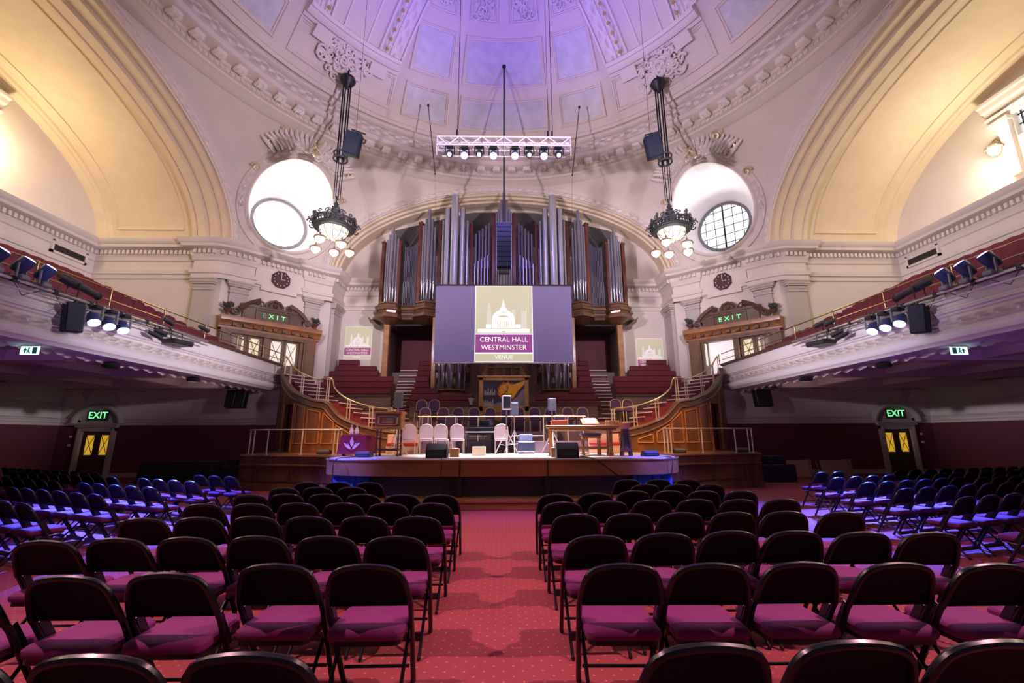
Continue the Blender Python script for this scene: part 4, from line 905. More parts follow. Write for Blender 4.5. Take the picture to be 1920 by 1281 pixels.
q.add([(-1.3,23.2,4.7),(-.95,23.2,5.45),(-.9,23.2,5.45),(-.95,23.2,4.7)],[(0,1,2,3)]); q.add([(1.3,23.2,4.7),(.95,23.2,5.45),(.9,23.2,5.45),(.95,23.2,4.7)],[(3,2,1,0)])
obj('gilt_window_frame',q,mat('dull gold wood',(.34,.22,.08),.4,.3),org)
# ---- projection screen with the hall's emblem
scr_m=mat('violet-lit screen cloth',(.12,.10,.18),.7,em=(.13,.10,.28),es=.42)  # violet light on the white cloth is put into colour and glow
screen=root('projection_screen',(0,19.6,5),'wide violet-lit projection screen showing a gold panel with domed hall emblem','screen')
q=MB(); q.box(-3.23,3.22,19.62,19.66,5.0,8.72); obj('screen_cloth',q,scr_m,screen)
gold_m=mat('projected gold',(.15,.14,.11),.7,em=(.60,.56,.37),es=.85); wht_m=mat('projected white',(.3,.3,.3),.7,em=(1,.98,.95),es=.92); pur_m=mat('projected purple',(.10,.02,.10),.7,em=(.30,.055,.26),es=.8); gst_m=mat('projected pale gold',(.15,.15,.13),.7,em=(.68,.64,.50),es=.9)
def emblem(parent,cx,cy,w_,h_,y,mats,full=True,prefix=''):
    G,Wh,Pu,Gs=mats; d=.004; e=[0]
    X=lambda u:cx+(u-.5)*w_
    Z=lambda v_:cy+(v_-.5)*h_
    def flat(name,polys,m_,lv):
        q=MB()
        for pl in polys: q.add([(X(a),y-d*lv,Z(b)) for a,b in pl],[tuple(range(len(pl)))])
        return obj(name,q,m_,parent,smooth=False)
    rc=lambda a,b,c,e_:[(a,c),(b,c),(b,e_),(a,e_)]
    flat('emblem_border',[rc(0,1,0,1)],Wh,1); flat('emblem_field',[rc(.012,.988,.115,.99),rc(.012,.988,.01,.105)],G,2)
    flat('emblem_name_band',[rc(.012,.988,.122,.352)],Pu,3); flat('emblem_rule',[rc(0,1,.352,.362),rc(0,1,.105,.122)],Wh,4)
    # ghosted towers behind the hall
    flat('emblem_towers',[rc(.205,.28,.40,.66),[(.205,.66),(.28,.66),(.243,.80)],rc(.64,.70,.55,.68),rc(.80,.90,.40,.66),rc(.80,.815,.66,.71),rc(.885,.90,.66,.71),rc(.215,.27,.66,.69)],Gs,3)
    dome=[(.295+.0+.0,.545)]
    dm=[(.49+.19*cos(PI*i/16),.555+.12*sin(PI*i/16)) for i in range(17)]
    flat('emblem_dome',[dm,rc(.43,.55,.676,.69),[(.44,.69),(.54,.69),(.52,.715),(.46,.715)],rc(.465,.515,.71,.745),[(.465,.745),(.515,.745),(.49,.815)],rc(.29,.69,.535,.555)],Wh,4)
    flat('emblem_hall',[rc(.29,.69,.435,.532),rc(.19,.28,.435,.485),rc(.70,.79,.435,.485),rc(.05,.94,.375,.425),],Wh,4)
    dk=[rc(.395+.035*k,.407+.035*k,.44,.525) for k in range(6)]+[rc(.24,.245,.38,.425),rc(.745,.75,.38,.425),[(.455,.378),(.53,.378),(.52,.395),(.49,.402),(.465,.395)],rc(.47,.51,.635,.65),[(.40,.575),(.58,.575),(.56,.595),(.49,.605),(.42,.595)]]
    flat('emblem_detail',dk,G,5)
    for a in (.345,.635):
        flat('emblem_detail',[rc(a-.003,a+.003,.44,.53)],G,5)
    M=lambda u,v_:Matrix.Translation((X(u),y-d*5,Z(v_)))@Matrix.Rotation(PI/2,4,'X')
    put_text('emblem_lettering','CENTRAL HALL',w_*.122,M(.5,.285),Wh,parent,.001,.97)
    put_text('emblem_lettering','WESTMINSTER',w_*.122,M(.5,.185),Wh,parent,.001,.97)
    if full: put_text('emblem_lettering','VENUE',w_*.095,M(.5,.062),Wh,parent,.001,1.05)
emblem(screen,0,6.87,2.72,3.72,19.615,(gold_m,wht_m,pur_m,gst_m))
q=MB(); q.tube([(-3.3,19.64,8.75),(3.3,19.64,8.75)],.05,8); obj('top_batten',q,black,screen)
q=MB(); q.tube([(-3.25,19.64,4.98),(3.25,19.64,4.98)],.03,8); obj('bottom_batten',q,alu,screen)
for s in (-1,1):
    h=root('suspension_wire',(s*3.5,19.5,18),'thin black wire hanging the %s corner of the wide screen'%('left' if s<0 else 'right'),'cable')
    q=MB(); q.sphere((s*3.87,19.0,18.21),.07,8); q.tube([(s*3.87,19.0,18.21),(s*3.40,19.1,14.35)],.022,5); obj('rod',q,iron,h)
    q=MB(); q.tube([(s*3.40,19.1,14.35),(s*3.22,19.6,8.75)],.006,4); q.sphere((s*3.40,19.1,14.35),.045,6); obj('wire',q,iron,h)
pg=mat('wall light gold',(.45,.43,.30),.7,em=(.62,.58,.40),es=.42); pw=mat('wall light white',(.7,.7,.7),.7,em=(.9,.88,.8),es=.36); pp=mat('wall light purple',(.22,.06,.13),.7,em=(.34,.09,.2),es=.5); pgs=mat('wall light pale',(.65,.62,.55),.7,em=(.75,.72,.6),es=.4)
for s,cx,cz in ((-1,-8.44,7.0),(1,8.53,6.3)):
    pr=root('projected_emblem',(cx,24.55,cz),'small pale gold emblem projected on the pink wall %s of the organ'%('left' if s<0 else 'right'),'projection')
    emblem(pr,cx,cz,1.55,1.95,24.57,(pg,pw,pp,pgs))
# hung line array on its pole
la=root('line_array',(0,19.05,9.2),'tall dark blue column of loudspeakers hung in front of the organ','speaker')
q=MB()
for i in range(9):
    z=11.65-.25*i; q.rbox(-.34,.34,18.85+.0,19.3,z-.235,z,.015)
obj('cabinet_stack',q,mat('navy speaker grille',(.004,.008,.03),.6,spec=.25),la)
q=MB(); q.rbox(-.36,.36,18.95,19.2,11.66,11.72,.01); q.tube([(-.33,18.9,9.38),(-.33,18.9,9.3),(.33,18.9,9.3),(.33,18.9,9.38)],.015,6); obj('rigging_frame',q,black,la)
q=MB(); q.rbox(-.26,.26,18.95,19.2,9.12,9.3,.02); obj('bottom_unit',q,black,la)
q=MB(); q.tube([(0,19.05,11.7),(0,19.05,20.75)],.045,8); q.sphere((0,19.05,20.7),.12,8); obj('hanging_pole',q,iron,la)
# ================================================= HUNG FIXTURES
blue_l=mat('blue white lens',(.6,.6,1),.3,em=(.50,.48,1),es=5); white_l=mat('white hot lens',(1,1,1),.3,em=(1,1,1),es=9); navy=mat('blue-lit housing',(.03,.045,.16),.4)
tr=root('lighting_truss',(0,15,13),'aluminium box truss hung under the dome in front of the organ','truss')
q=MB(); ys=(14.85,15.15); T0,T1=12.72,13.18
ch_=[(y,z) for y in (14.75,15.1) for z in (12.76,13.12)]
for y,z in ch_: q.tube([(-2.62,y,z),(2.62,y,z)],.034,6)
q.tube([(-2.4,14.9,12.35),(2.4,14.9,12.35)],.018,6)
obj('chord',q,mat('satin aluminium',(.78,.76,.82),.35,.1) if not bpy.data.materials.get('satin aluminium') else bpy.data.materials['satin aluminium'],tr)
q=MB(); n=12
for i in range(n):
    x0=-2.6+5.2*i/n; x1=-2.6+5.2*(i+1)/n
    for y in (14.75,15.1): q.tube([(x0,y,12.76),(x1,y,13.12)] if i%2 else [(x0,y,13.12),(x1,y,12.76)],.02,5)
    for z in (12.76,13.12): q.tube([(x0,14.75,z),(x1,15.1,z)],.010,5)
for x in (-2.6,0,2.6):
    for y,z in ch_: pass
    q.tube([(x,14.75,12.3),(x,14.75,13.14)],.02,5); q.tube([(x,15.1,12.76),(x,15.1,13.12)],.015,5); q.tube([(x,14.75,13.12),(x,15.1,13.12)],.015,5)
obj('bracing',q,mat('satin aluminium',(.78,.76,.82),.35,.1) if not bpy.data.materials.get('satin aluminium') else bpy.data.materials['satin aluminium'],tr)
for x,dz in ((-1.87,0),(1.92,0),(1.75,.0)):
    c=root('hoist_cable',(x,15,20),['black cable rising from the left part of the truss','steel cable rising from the right part of the truss','black power cable sagging beside the right truss cable'][0 if x<0 else (1 if x>1.8 else 2)],'cable')
    q=MB(); q.tube([(x,15,13.15),(x+.02,15,13.5),(x,15,23.1)],.014 if x!=1.75 else .009,5); q.tube([(x,15,13.3),(x,15,13.6)],.035,6); obj('cable',q,iron,c)
def moving_head(label,loc,aim,wash,group,hang=True,size=1.):
    r=root('stage_light',loc,label,'stage light',group)
    L0=V(loc); d=(V(aim)-L0).normalized(); up_=V((0,0,1)) if hang else V((0,0,-1))
    q=MB(); b_=L0+up_*.30*size; q.rbox(b_.x-.13*size,b_.x+.13*size,b_.y-.1*size,b_.y+.1*size,b_.z-.05*size,b_.z+.06*size,.02); q.tube([b_,b_+up_*.14*size],.02,6); obj('base',q,black if hang else mat('grey yoke',(.2,.22,.25),.4) if not bpy.data.materials.get('grey yoke') else bpy.data.materials['grey yoke'],r)
    side_=d.cross(V((0,0,1))); side_=side_.normalized() if side_.length>.1 else V((1,0,0))
    q=MB()
    for s in (-1,1): q.tube([b_+side_*.05*s*size,b_+side_*.16*s*size,L0+side_*.17*s*size],.025*size,6)
    obj('yoke',q,bpy.data.materials.get('grey yoke') or black,r)
    M=d.to_track_quat('Z','Y').to_matrix().to_4x4()
    q=MB(); R_=.135*size
    pf=[(.0,-.2*size),(.09*size,-.2*size),(R_*.95,-.12*size),(R_,0),(R_,.1*size),(R_*.98,.155*size)] if wash else [(.0,-.22*size),(.1*size,-.22*size),(R_,-.12*size),(R_,.08*size),(R_*.85,.14*size),(R_*.6,.26*size)]
    q.lathe(pf,L0,14,M)
    if not wash:
        for k in range(10): a=2*PI*k/10; c_=M@V((R_*cos(a),R_*sin(a),-.02*size)); q.tube([L0+c_-d*.1*size,L0+c_+d*.1*size],.012*size,4)
    obj('head',q,navy if wash else black,r)
    q=MB(); zz=.15*size if wash else .262*size; rr=R_*.93 if wash else R_*.5
    q.lathe([(.0005,zz+.03),(rr*.7,zz+.022),(rr,zz-.005),(rr*1.02,zz-.03)],L0,14,M); obj('lens',q,blue_l if wash else white_l,r)
    return r
XS=[-2.12,-1.55,-.97,-.41,.43,.99,1.57,2.14]
for i,x in enumerate(XS):
    wash=i in (1,3,4,6); z=12.42 if wash else 12.46
    moving_head('%s stage light under the truss, %s from the left'%('blue wash' if wash else 'black spot',ORD[i]),(x,14.9,z),(x*.9,13.2 if wash else 12.6,10.4),wash,'stage lights under the dome truss',True,1.05)
# loudspeakers hung near the chandeliers
for s in (-1,1):
    r=root('hung_loudspeaker',(s*5.95,15,13),'black angled loudspeaker hung beside the %s chandelier'%('left' if s<0 else 'right'),'speaker')
    M=Matrix.Translation((s*5.95,15,12.9))@Matrix.Rotation(s*R(-14),4,'Y')@Matrix.Rotation(R(14),4,'X')@Matrix.Rotation(s*R(-12),4,'Z')
    q=MB(); q.T=M; q.rbox(-.30,.30,-.2,.2,-.44,.44,.02); q.rbox(-.26,.26,-.22,-.2,-.4,.4,.01); obj('cabinet',q,mat('navy cabinet',(.006,.010,.03),.6,spec=.3) if s<0 else bpy.data.materials['navy cabinet'],r)
    q=MB(); q.T=M; q.tube([(0,.1,.44),(0,.1,.56),(s*.1,.1,.6)],.03,6); q.tube([(-.2,.1,.58),(.36,.1,.56)],.03,6); q.tube([(.33,.1,.2),(.42,.1,.24),(.4,.1,.34),(.31,.1,.36)],.02,6); obj('bracket',q,black,r)
    q=MB(); q.tube([(s*5.9,15.1,13.4),(s*5.9,15.1,21.6)],.008,4); obj('wire',q,iron,r)
# ---- chandeliers
lamp_g=mat('milk glass lit',(1,.95,.85),.4,em=(1,.9,.72),es=3.2)
hot=mat('sparkle chain',(.5,.48,.45),.3,.8)
ci=mat('wrought iron chandelier',(.06,.065,.07),.5,.4); cb=mat('bronze lantern cap',(.22,.18,.14),.5,.5)
for s,nm in ((-1,'left'),(1,'right')):
    cx,cy=s*7.35,17.3
    c=root('chandelier',(cx,cy,10.6),'ornate dark iron ring chandelier with hanging glass lanterns on the %s'%nm,'chandelier')
    q=MB(); q.lathe([(.001,18.95),(.15,18.92),(.17,18.8),(.1,18.68),(.05,18.62),(.05,18.4),(.1,18.36),(.06,18.3),(.12,18.24),(.34,18.15),(.36,18.02),(.26,17.85),(.12,17.7),(.05,17.62),(.001,17.5)],(cx,cy,0),16); obj('ceiling_boss',q,iron,c)
    q=MB()
    for dx,dy in ((-.17,0),(.17,0),(0,.17),(0,-.17)): q.tube([(cx+dx,cy+dy,18.0),(cx+dx,cy+dy,14.0)],.035,6); q.tube([(cx+dx,cy+dy,14.0),(cx+dx*.8,cy+dy*.8,11.9)],.02,5)
    obj('chain',q,iron,c)
    q=MB()
    for z in (13.85,14.15): q.tube([(cx+.3*cos(2*PI*k/16),cy+.3*sin(2*PI*k/16),z) for k in range(16)],.04,6,closed=True)
    for k in range(8): a=2*PI*k/8; q.tube([(cx+.3*cos(a),cy+.3*sin(a),13.83),(cx+.3*cos(a),cy+.3*sin(a),14.17)],.03,5); q.tube([(cx,cy,14.0),(cx+.3*cos(a),cy+.3*sin(a),14.0)],.015,4)
    obj('spacer_ring',q,ci,c)
    q=MB(); q.lathe([(.001,12.05),(.04,12.0),(.06,11.9),(.03,11.85),(.06,11.7),(.12,11.62),(.07,11.56),(.14,11.4),(.2,11.34),(.12,11.26),(.22,11.16),(.28,11.12),(.28,10.95),(.2,10.9),(.001,10.9)],(cx,cy,0),12); 
    for k in range(8): a=2*PI*k/8; q.scroll((cx+.25*cos(a),cy+.25*sin(a),11.3),.1,1.2,(cos(a),sin(a),0),(0,0,1),.025,1,12)
    obj('crown',q,ci,c)
    q=MB(); NR=40
    for rr,z,th in ((.84,10.78,.05),(.80,10.50,.055),(.88,10.64,.03)): q.tube([(cx+rr*cos(2*PI*k/NR),cy+rr*sin(2*PI*k/NR),z) for k in range(NR)],th,6,closed=True)
    for k in range(36): a=2*PI*k/36; q.tube([(cx+.83*cos(a),cy+.83*sin(a),10.77),(cx+.8*cos(a+.06),cy+.8*sin(a+.06),10.52)],.028,4)
    for k in range(16): a=2*PI*k/16; q.scroll((cx+.93*cos(a),cy+.93*sin(a),10.64),.15,1.3,(cos(a),sin(a),0),(0,0,1),.032,1 if k%2 else -1,12); q.scroll((cx+.84*cos(a),cy+.84*sin(a),10.9),.1,1.2,(-sin(a),cos(a),0),(0,0,1),.028,1,10)
    for k in range(4): a=2*PI*k/4+.5; q.sphere((cx+.84*cos(a),cy+.84*sin(a),11.02),.07,8); q.tube([(cx+.84*cos(a),cy+.84*sin(a),10.8),(cx+.84*cos(a),cy+.84*sin(a),11.1)],.04,6)
    for k in range(6): a=2*PI*k/6; q.tube([(cx+.8*cos(a),cy+.8*sin(a),10.55),(cx+.2*cos(a),cy+.2*sin(a),10.95)],.022,5)
    q.lathe([(.62,10.55),(.8,10.5),(.8,10.42),(.6,10.40)],(cx,cy,0),30)
    obj('ring',q,ci,c)
    q=MB(); q.lathe([(.6,10.42),(.58,10.3),(.48,10.15),(.3,10.02),(.12,9.97),(.001,9.96)],(cx,cy,0),20); bw=obj('glass_bowl',q,mat('amber bowl glass',(.9,.85,.7),.4,em=(1,.88,.66),es=1.3) if s<0 else bpy.data.materials['amber bowl glass'],c)
    q=MB()
    for k in range(10): a=2*PI*k/10; q.tube([(cx+r_*cos(a),cy+r_*sin(a),z) for r_,z in ((.61,10.42),(.59,10.3),(.49,10.14),(.31,10.01),(.1,9.95))],.014,4)
    for k in range(10):
        a=2*PI*(k+.5)/10; q.tube([(cx+.55*cos(a)+.11*cos(b)*-sin(a),cy+.55*sin(a)+.11*cos(b)*cos(a),10.28+.12*sin(b)) for b in [2*PI*j/10 for j in range(10)]],.012,4,closed=True)
    obj('bowl_tracery',q,ci,bw)
    for k in range(5):
        a=2*PI*(k+.15)/5+(.4 if s<0 else 0); lx,ly=cx+.72*cos(a),cy+.72*sin(a); z=9.62+(.14 if k%2 else 0)
        q=MB(); q.tube([(lx,ly,10.45),(lx,ly,z+.2)],.008,4); q.lathe([(.001,z+.22),(.03,z+.2),(.04,z+.12),(.1,z+.08),(.24,z),(.25,z-.05),(.19,z-.05)],(lx,ly,0),14); ln_=obj('lantern_cap',q,cb,c)
        q=MB(); q.lathe([(.19,z-.05),(.185,z-.12),(.13,z-.2),(.07,z-.23),(.05,z-.27),(.001,z-.29)],(lx,ly,0),14); obj('lantern_glass',q,lamp_g,ln_)
    lamp('chandelier_glow','POINT',(cx,cy-.0,9.2),(1,.85,.62),55,.35)
# ---- balcony equipment
for s,nm in ((-1,'left'),(1,'right')):
    X=s*9.78
    rg=root('lighting_bar',(X,9,4.75),'long scaffold bar of stage lights fixed to the front of the %s balcony'%nm,'truss')
    q=MB(); q.tube([(X,3,4.76),(X,14.1,4.76)],.03,8); q.tube([(X,3,4.55),(X,14.1,4.62)],.02,8); obj('tube',q,alu,rg)
    for k in range(12): q=MB(); y=3.4+.82*k; q.tube([(X,y,4.76),(s*10.05,y,4.82)],.018,5); q.rbox(X-.035,X+.035,y-.05,y+.05,4.7,4.82,.01); q.tube([(X,y,4.72),(X+s*.05,y+.25,4.5),(X,y+.5,4.68)],.009,4); obj('clamp',q,black,rg)
    grp='blue stage lights on the %s balcony bar'%nm
    for i,y in enumerate((7.95,8.42,8.85)): moving_head('blue stage light standing upright on the %s balcony bar, %s from the camera'%(nm,ORD[i]),(X,y,5.1),(X-s*2.5,y+1.2,9.5),True,grp,False,.95)
    for i,y in enumerate((10.1,10.5,10.9)): moving_head('blue stage light hanging under the %s balcony bar, %s from the camera'%(nm,ORD[i]),(X,y,4.42),(X-s*1.6,y-.8,2.4),True,grp,True,.95)
    sp=root('balcony_loudspeaker',(X,9.6,4.3),'tall black loudspeaker hung below the %s balcony light bar'%nm,'speaker')
    q=MB(); q.T=Matrix.Translation((X,9.62,4.32))@Matrix.Rotation(s*R(24),4,'Z')@Matrix.Rotation(R(5),4,'X'); q.rbox(-.13,.13,-.16,.16,-.34,.34,.02); obj('cabinet',q,bpy.data.materials['navy cabinet'],sp)
    q=MB(); q.tube([(X,9.6,4.6),(X,9.6,4.78)],.025,6); q.tube([(X-s*.05,9.4,4.5),(X-s*.07,9.25,4.4),(X-s*.03,9.2,4.2)],.01,4); obj('bracket',q,black,sp)
    # profile spot
    pf=root('profile_spotlight',(X,9.5,5.1),'long black profile spotlight on top of the %s balcony bar'%nm,'stage light')
    a,b_=V((X,9.15,5.14)),V((X-s*.02,10.1,4.98)); d=(b_-a)
    q=MB(); q.tube([a,a+d*.1,a+d*.45,a+d*.46,a+d*.6,a+d],[.09,.11,.11,.08,.08,.085],10); q.tube([a+d*.96,a+d*1.0],[.1,.1],10); obj('barrel',q,black,pf)
    q=MB(); m_=a+d*.35; q.tube([m_+V((s*.13,0,0)),m_+V((s*.13,0,-.3)),m_+V((-s*.13,0,-.3)),m_+V((-s*.13,0,0))],.014,5); q.tube([m_+V((0,0,-.3)),V((X,m_.y,4.78))],.02,6); obj('yoke',q,iron,pf)
    pj=root('projector',(X,12.75,4.5),'flat black projector slung under the %s balcony rail'%nm,'projector')
    q=MB(); q.T=Matrix.Translation((X-s*.05,12.75,4.42))@Matrix.Rotation(s*R(12),4,'Z'); q.rbox(-.26,.26,-.32,.32,-.075,.075,.02); q.lathe([(.001,0),(.06,0),(.07,-.05),(.05,-.06)],(-s*.1,.32,0),10,Matrix.Rotation(R(90),4,'X')); obj('body',q,black,pj)
    q=MB(); 
    for e in (-.22,.22): q.tube([(X,12.75+e,4.5),(X,12.75+e,4.7),(s*10.0,12.75+e,4.86)],.014,5)
    q.tube([(X,12.4,4.62),(X,13.1,4.62)],.02,6); obj('cradle',q,iron,pj)
    for k,(y,z) in enumerate(((12.1,5.0),(11.75,4.5),(13.6,5.15) if s<0 else (12.5,5.05),(11.9,4.62))):
        fl_=root('small_spotlight',(X,y,z),'%s little black spotlight clamped near the %s balcony projector'%(['upper','lower','farther','nearer'][k],nm),'stage light')
        q=MB(); q.tube([(X,y,z),(X-s*.02,y+.12,z-.02),(X-s*.04,y+.3,z-.06),(X-s*.05,y+.36,z-.07)],[.05,.075,.065,.08],10); obj('can',q,black,fl_)
        q=MB(); q.tube([(X-s*.01,y+.15,z),(X,y+.15,4.76)],.014,5); obj('clamp',q,iron,fl_)
    # running-man exit sign
    EX,EY=10.28,9.38
    eg=root('emergency_sign',(s*EX,EY,3.5),'glowing white running-man sign hung under the %s balcony edge'%nm,'sign')
    q=MB(); q.box(s*EX-.19,s*EX+.19,EY-.02,EY+.01,3.42,3.60); obj('panel',q,mat('lit sign face',(.6,.8,.75),.5,em=(.6,.95,.85),es=1.5) if s<0 else bpy.data.materials['lit sign face'],eg)
    q=MB(); gx=s*EX; ar=gx+ .08*(-1 if s<0 else 1)
    q.box(gx-s*.12-.045,gx-s*.12+.045,EY-.03,EY-.02,3.44,3.58); obj('pictogram_door',q,mat('sign green',(.05,.45,.25),.5) if s<0 else bpy.data.materials['sign green'],eg)
    q=MB(); e_=EY-.03; q.add([(ar-.05,e_,3.51),(ar+.05,e_,3.51),(ar,e_,3.57)],[(0,1,2)]); q.box(ar-.015,ar+.015,e_,e_+.005,3.45,3.52); q.sphere((gx,e_,3.56),.018,6); q.tube([(gx,e_,3.55),(gx-.01,e_,3.5),(gx+.03,e_,3.45)],.012,4); q.tube([(gx-.01,e_,3.5),(gx-.04,e_,3.45)],.01,4); obj('pictogram',q,bpy.data.materials['sign green'],eg)
    q=MB(); q.box(gx-.20,gx+.20,EY-.02,EY+.02,3.60,3.625); q.tube([(gx,EY,3.62),(gx,EY,3.67)],.012,5); obj('bracket',q,alu,eg)
    # ceiling speakers / downlights under the edge
    for k,(y,x) in enumerate(((11.6,10.5),(14.6,10.4))):
        h=root('under_balcony_lamp',(s*x,y,3.6),'%s flat black lamp under the %s balcony edge'%(['nearer','farther'][k],nm),'light')
        q=MB(); q.lathe([(.001,3.47),(.16,3.48),(.2,3.53),(.17,3.6),(.08,3.64),(.08,3.68)],(s*x,y,0),14); obj('housing',q,black,h)
    # pair of loudspeakers near the pier
    if s<0: spk=[(11.40,.0),(11.0,.0)]
    else: spk=[(11.1,0)]
    h=root('pier_loudspeaker',(s*11.2,18.4,3.3),('pair of black loudspeaker cabinets' if s<0 else 'black loudspeaker cabinet')+' hung below the %s balcony by the pier'%nm,'speaker')
    for x,_ in spk:
        q=MB(); w_=.19 if s<0 else .34; q.T=Matrix.Translation((s*x,18.4,3.22))@Matrix.Rotation(R(-8),4,'X'); q.rbox(-w_,w_,-.15,.15,-.36,.36,.02); obj('cabinet',q,black,h)
    q=MB(); q.tube([(s*11.65,18.4,3.6),(s*10.75,18.4,3.6)],.02,6); q.tube([(s*11.2,18.4,3.6),(s*11.2,18.4,3.78)],.025,6); obj('bracket',q,black,h)
    # clock
    ck=root('wall_clock',(*DP(2.45,.2,s),9.5),'dark octagonal wall clock above the %s gallery door'%nm,'clock')
    T=Matrix.Translation((*DP(2.45,.24,s),9.52))@Matrix.Rotation(s*R(-45) if s<0 else R(-45),4,'Z')
    ang=R(45) if s<0 else R(-45); T=Matrix.Translation((*DP(2.45,.26,s),9.52))@Matrix.Rotation(ang,4,'Z')@Matrix.Rotation(R(90),4,'X')
    q=MB(); q.T=T; q.lathe([(.001,0),(.42,.0),(.46,.03),(.47,-.05)],(0,0,.02),8,Matrix.Rotation(R(22.5),4,'Z')); obj('case',q,mat('oxblood clock wood',(.07,.02,.02),.4) if s<0 else bpy.data.materials['oxblood clock wood'],ck)
    q=MB(); q.T=T
    for k in range(12): a=2*PI*k/12; q.box(.33*cos(a)-.02,.33*cos(a)+.02,.33*sin(a)-.03,.33*sin(a)+.03,.06,.065)
    obj('hour_mark',q,mat('silver marks',(.6,.6,.6),.4) if s<0 else bpy.data.materials['silver marks'],ck)
    q=MB(); q.T=T; q.box(-.015,.015,-.02,.30,.07,.075); q.box(-.02,.2,-.015,.015,.07,.075); obj('hand',q,bpy.data.materials['silver marks'],ck)
    # vent in the frieze
    vt=root('air_vent',(s*19.4,18.2,9.85),'dark rectangular air vent in the frieze of the %s gallery wall'%nm,'vent')
    q=MB(); q.box(s*19.33-.02,s*19.33+.02,17.55,18.95,9.55,9.95); obj('grille',q,black,vt)
    q=MB(); 
    for y0_,y1_,z0_,z1_ in ((17.45,17.55,9.45,10.05),(18.95,19.05,9.45,10.05),(17.45,19.05,9.95,10.05),(17.45,19.05,9.45,9.55)): q.box(s*19.33-.05,s*19.33+.05,y0_,y1_,z0_,z1_)
    obj('frame',q,plaster,vt)
# sconce on the right end wall
sc_=root('wall_sconce',(19.3,14.3,12.4),'ornate bronze wall lantern glowing beside the right gallery window','lamp')
q=MB(); q.scroll((19.1,14.35,12.75),.16,1.3,(0,1,0),(0,0,1),.03); q.tube([(19.4,14.3,12.75),(19.1,14.3,12.85),(18.9,14.3,12.7)],.03,6); q.lathe([(.001,12.72),(.1,12.66),(.24,12.5),(.26,12.44),(.2,12.44)],(18.9,14.3,0),12)
for k in range(6): a=2*PI*k/6; q.tube([(18.9+.2*cos(a),14.3+.2*sin(a),12.46),(18.9+.13*cos(a),14.3+.13*sin(a),12.3)],.012,4); q.sphere((18.9+.22*cos(a),14.3+.22*sin(a),12.5),.04,6)
obj('bracket',q,mat('bronze',(.16,.12,.07),.4,.6),sc_)
q=MB(); q.lathe([(.19,12.44),(.17,12.3),(.1,12.2),(.001,12.17)],(18.9,14.3,0),12); obj('glass',q,mat('bright lantern glass',(1,.9,.7),.4,em=(1,.86,.6),es=7),sc_)
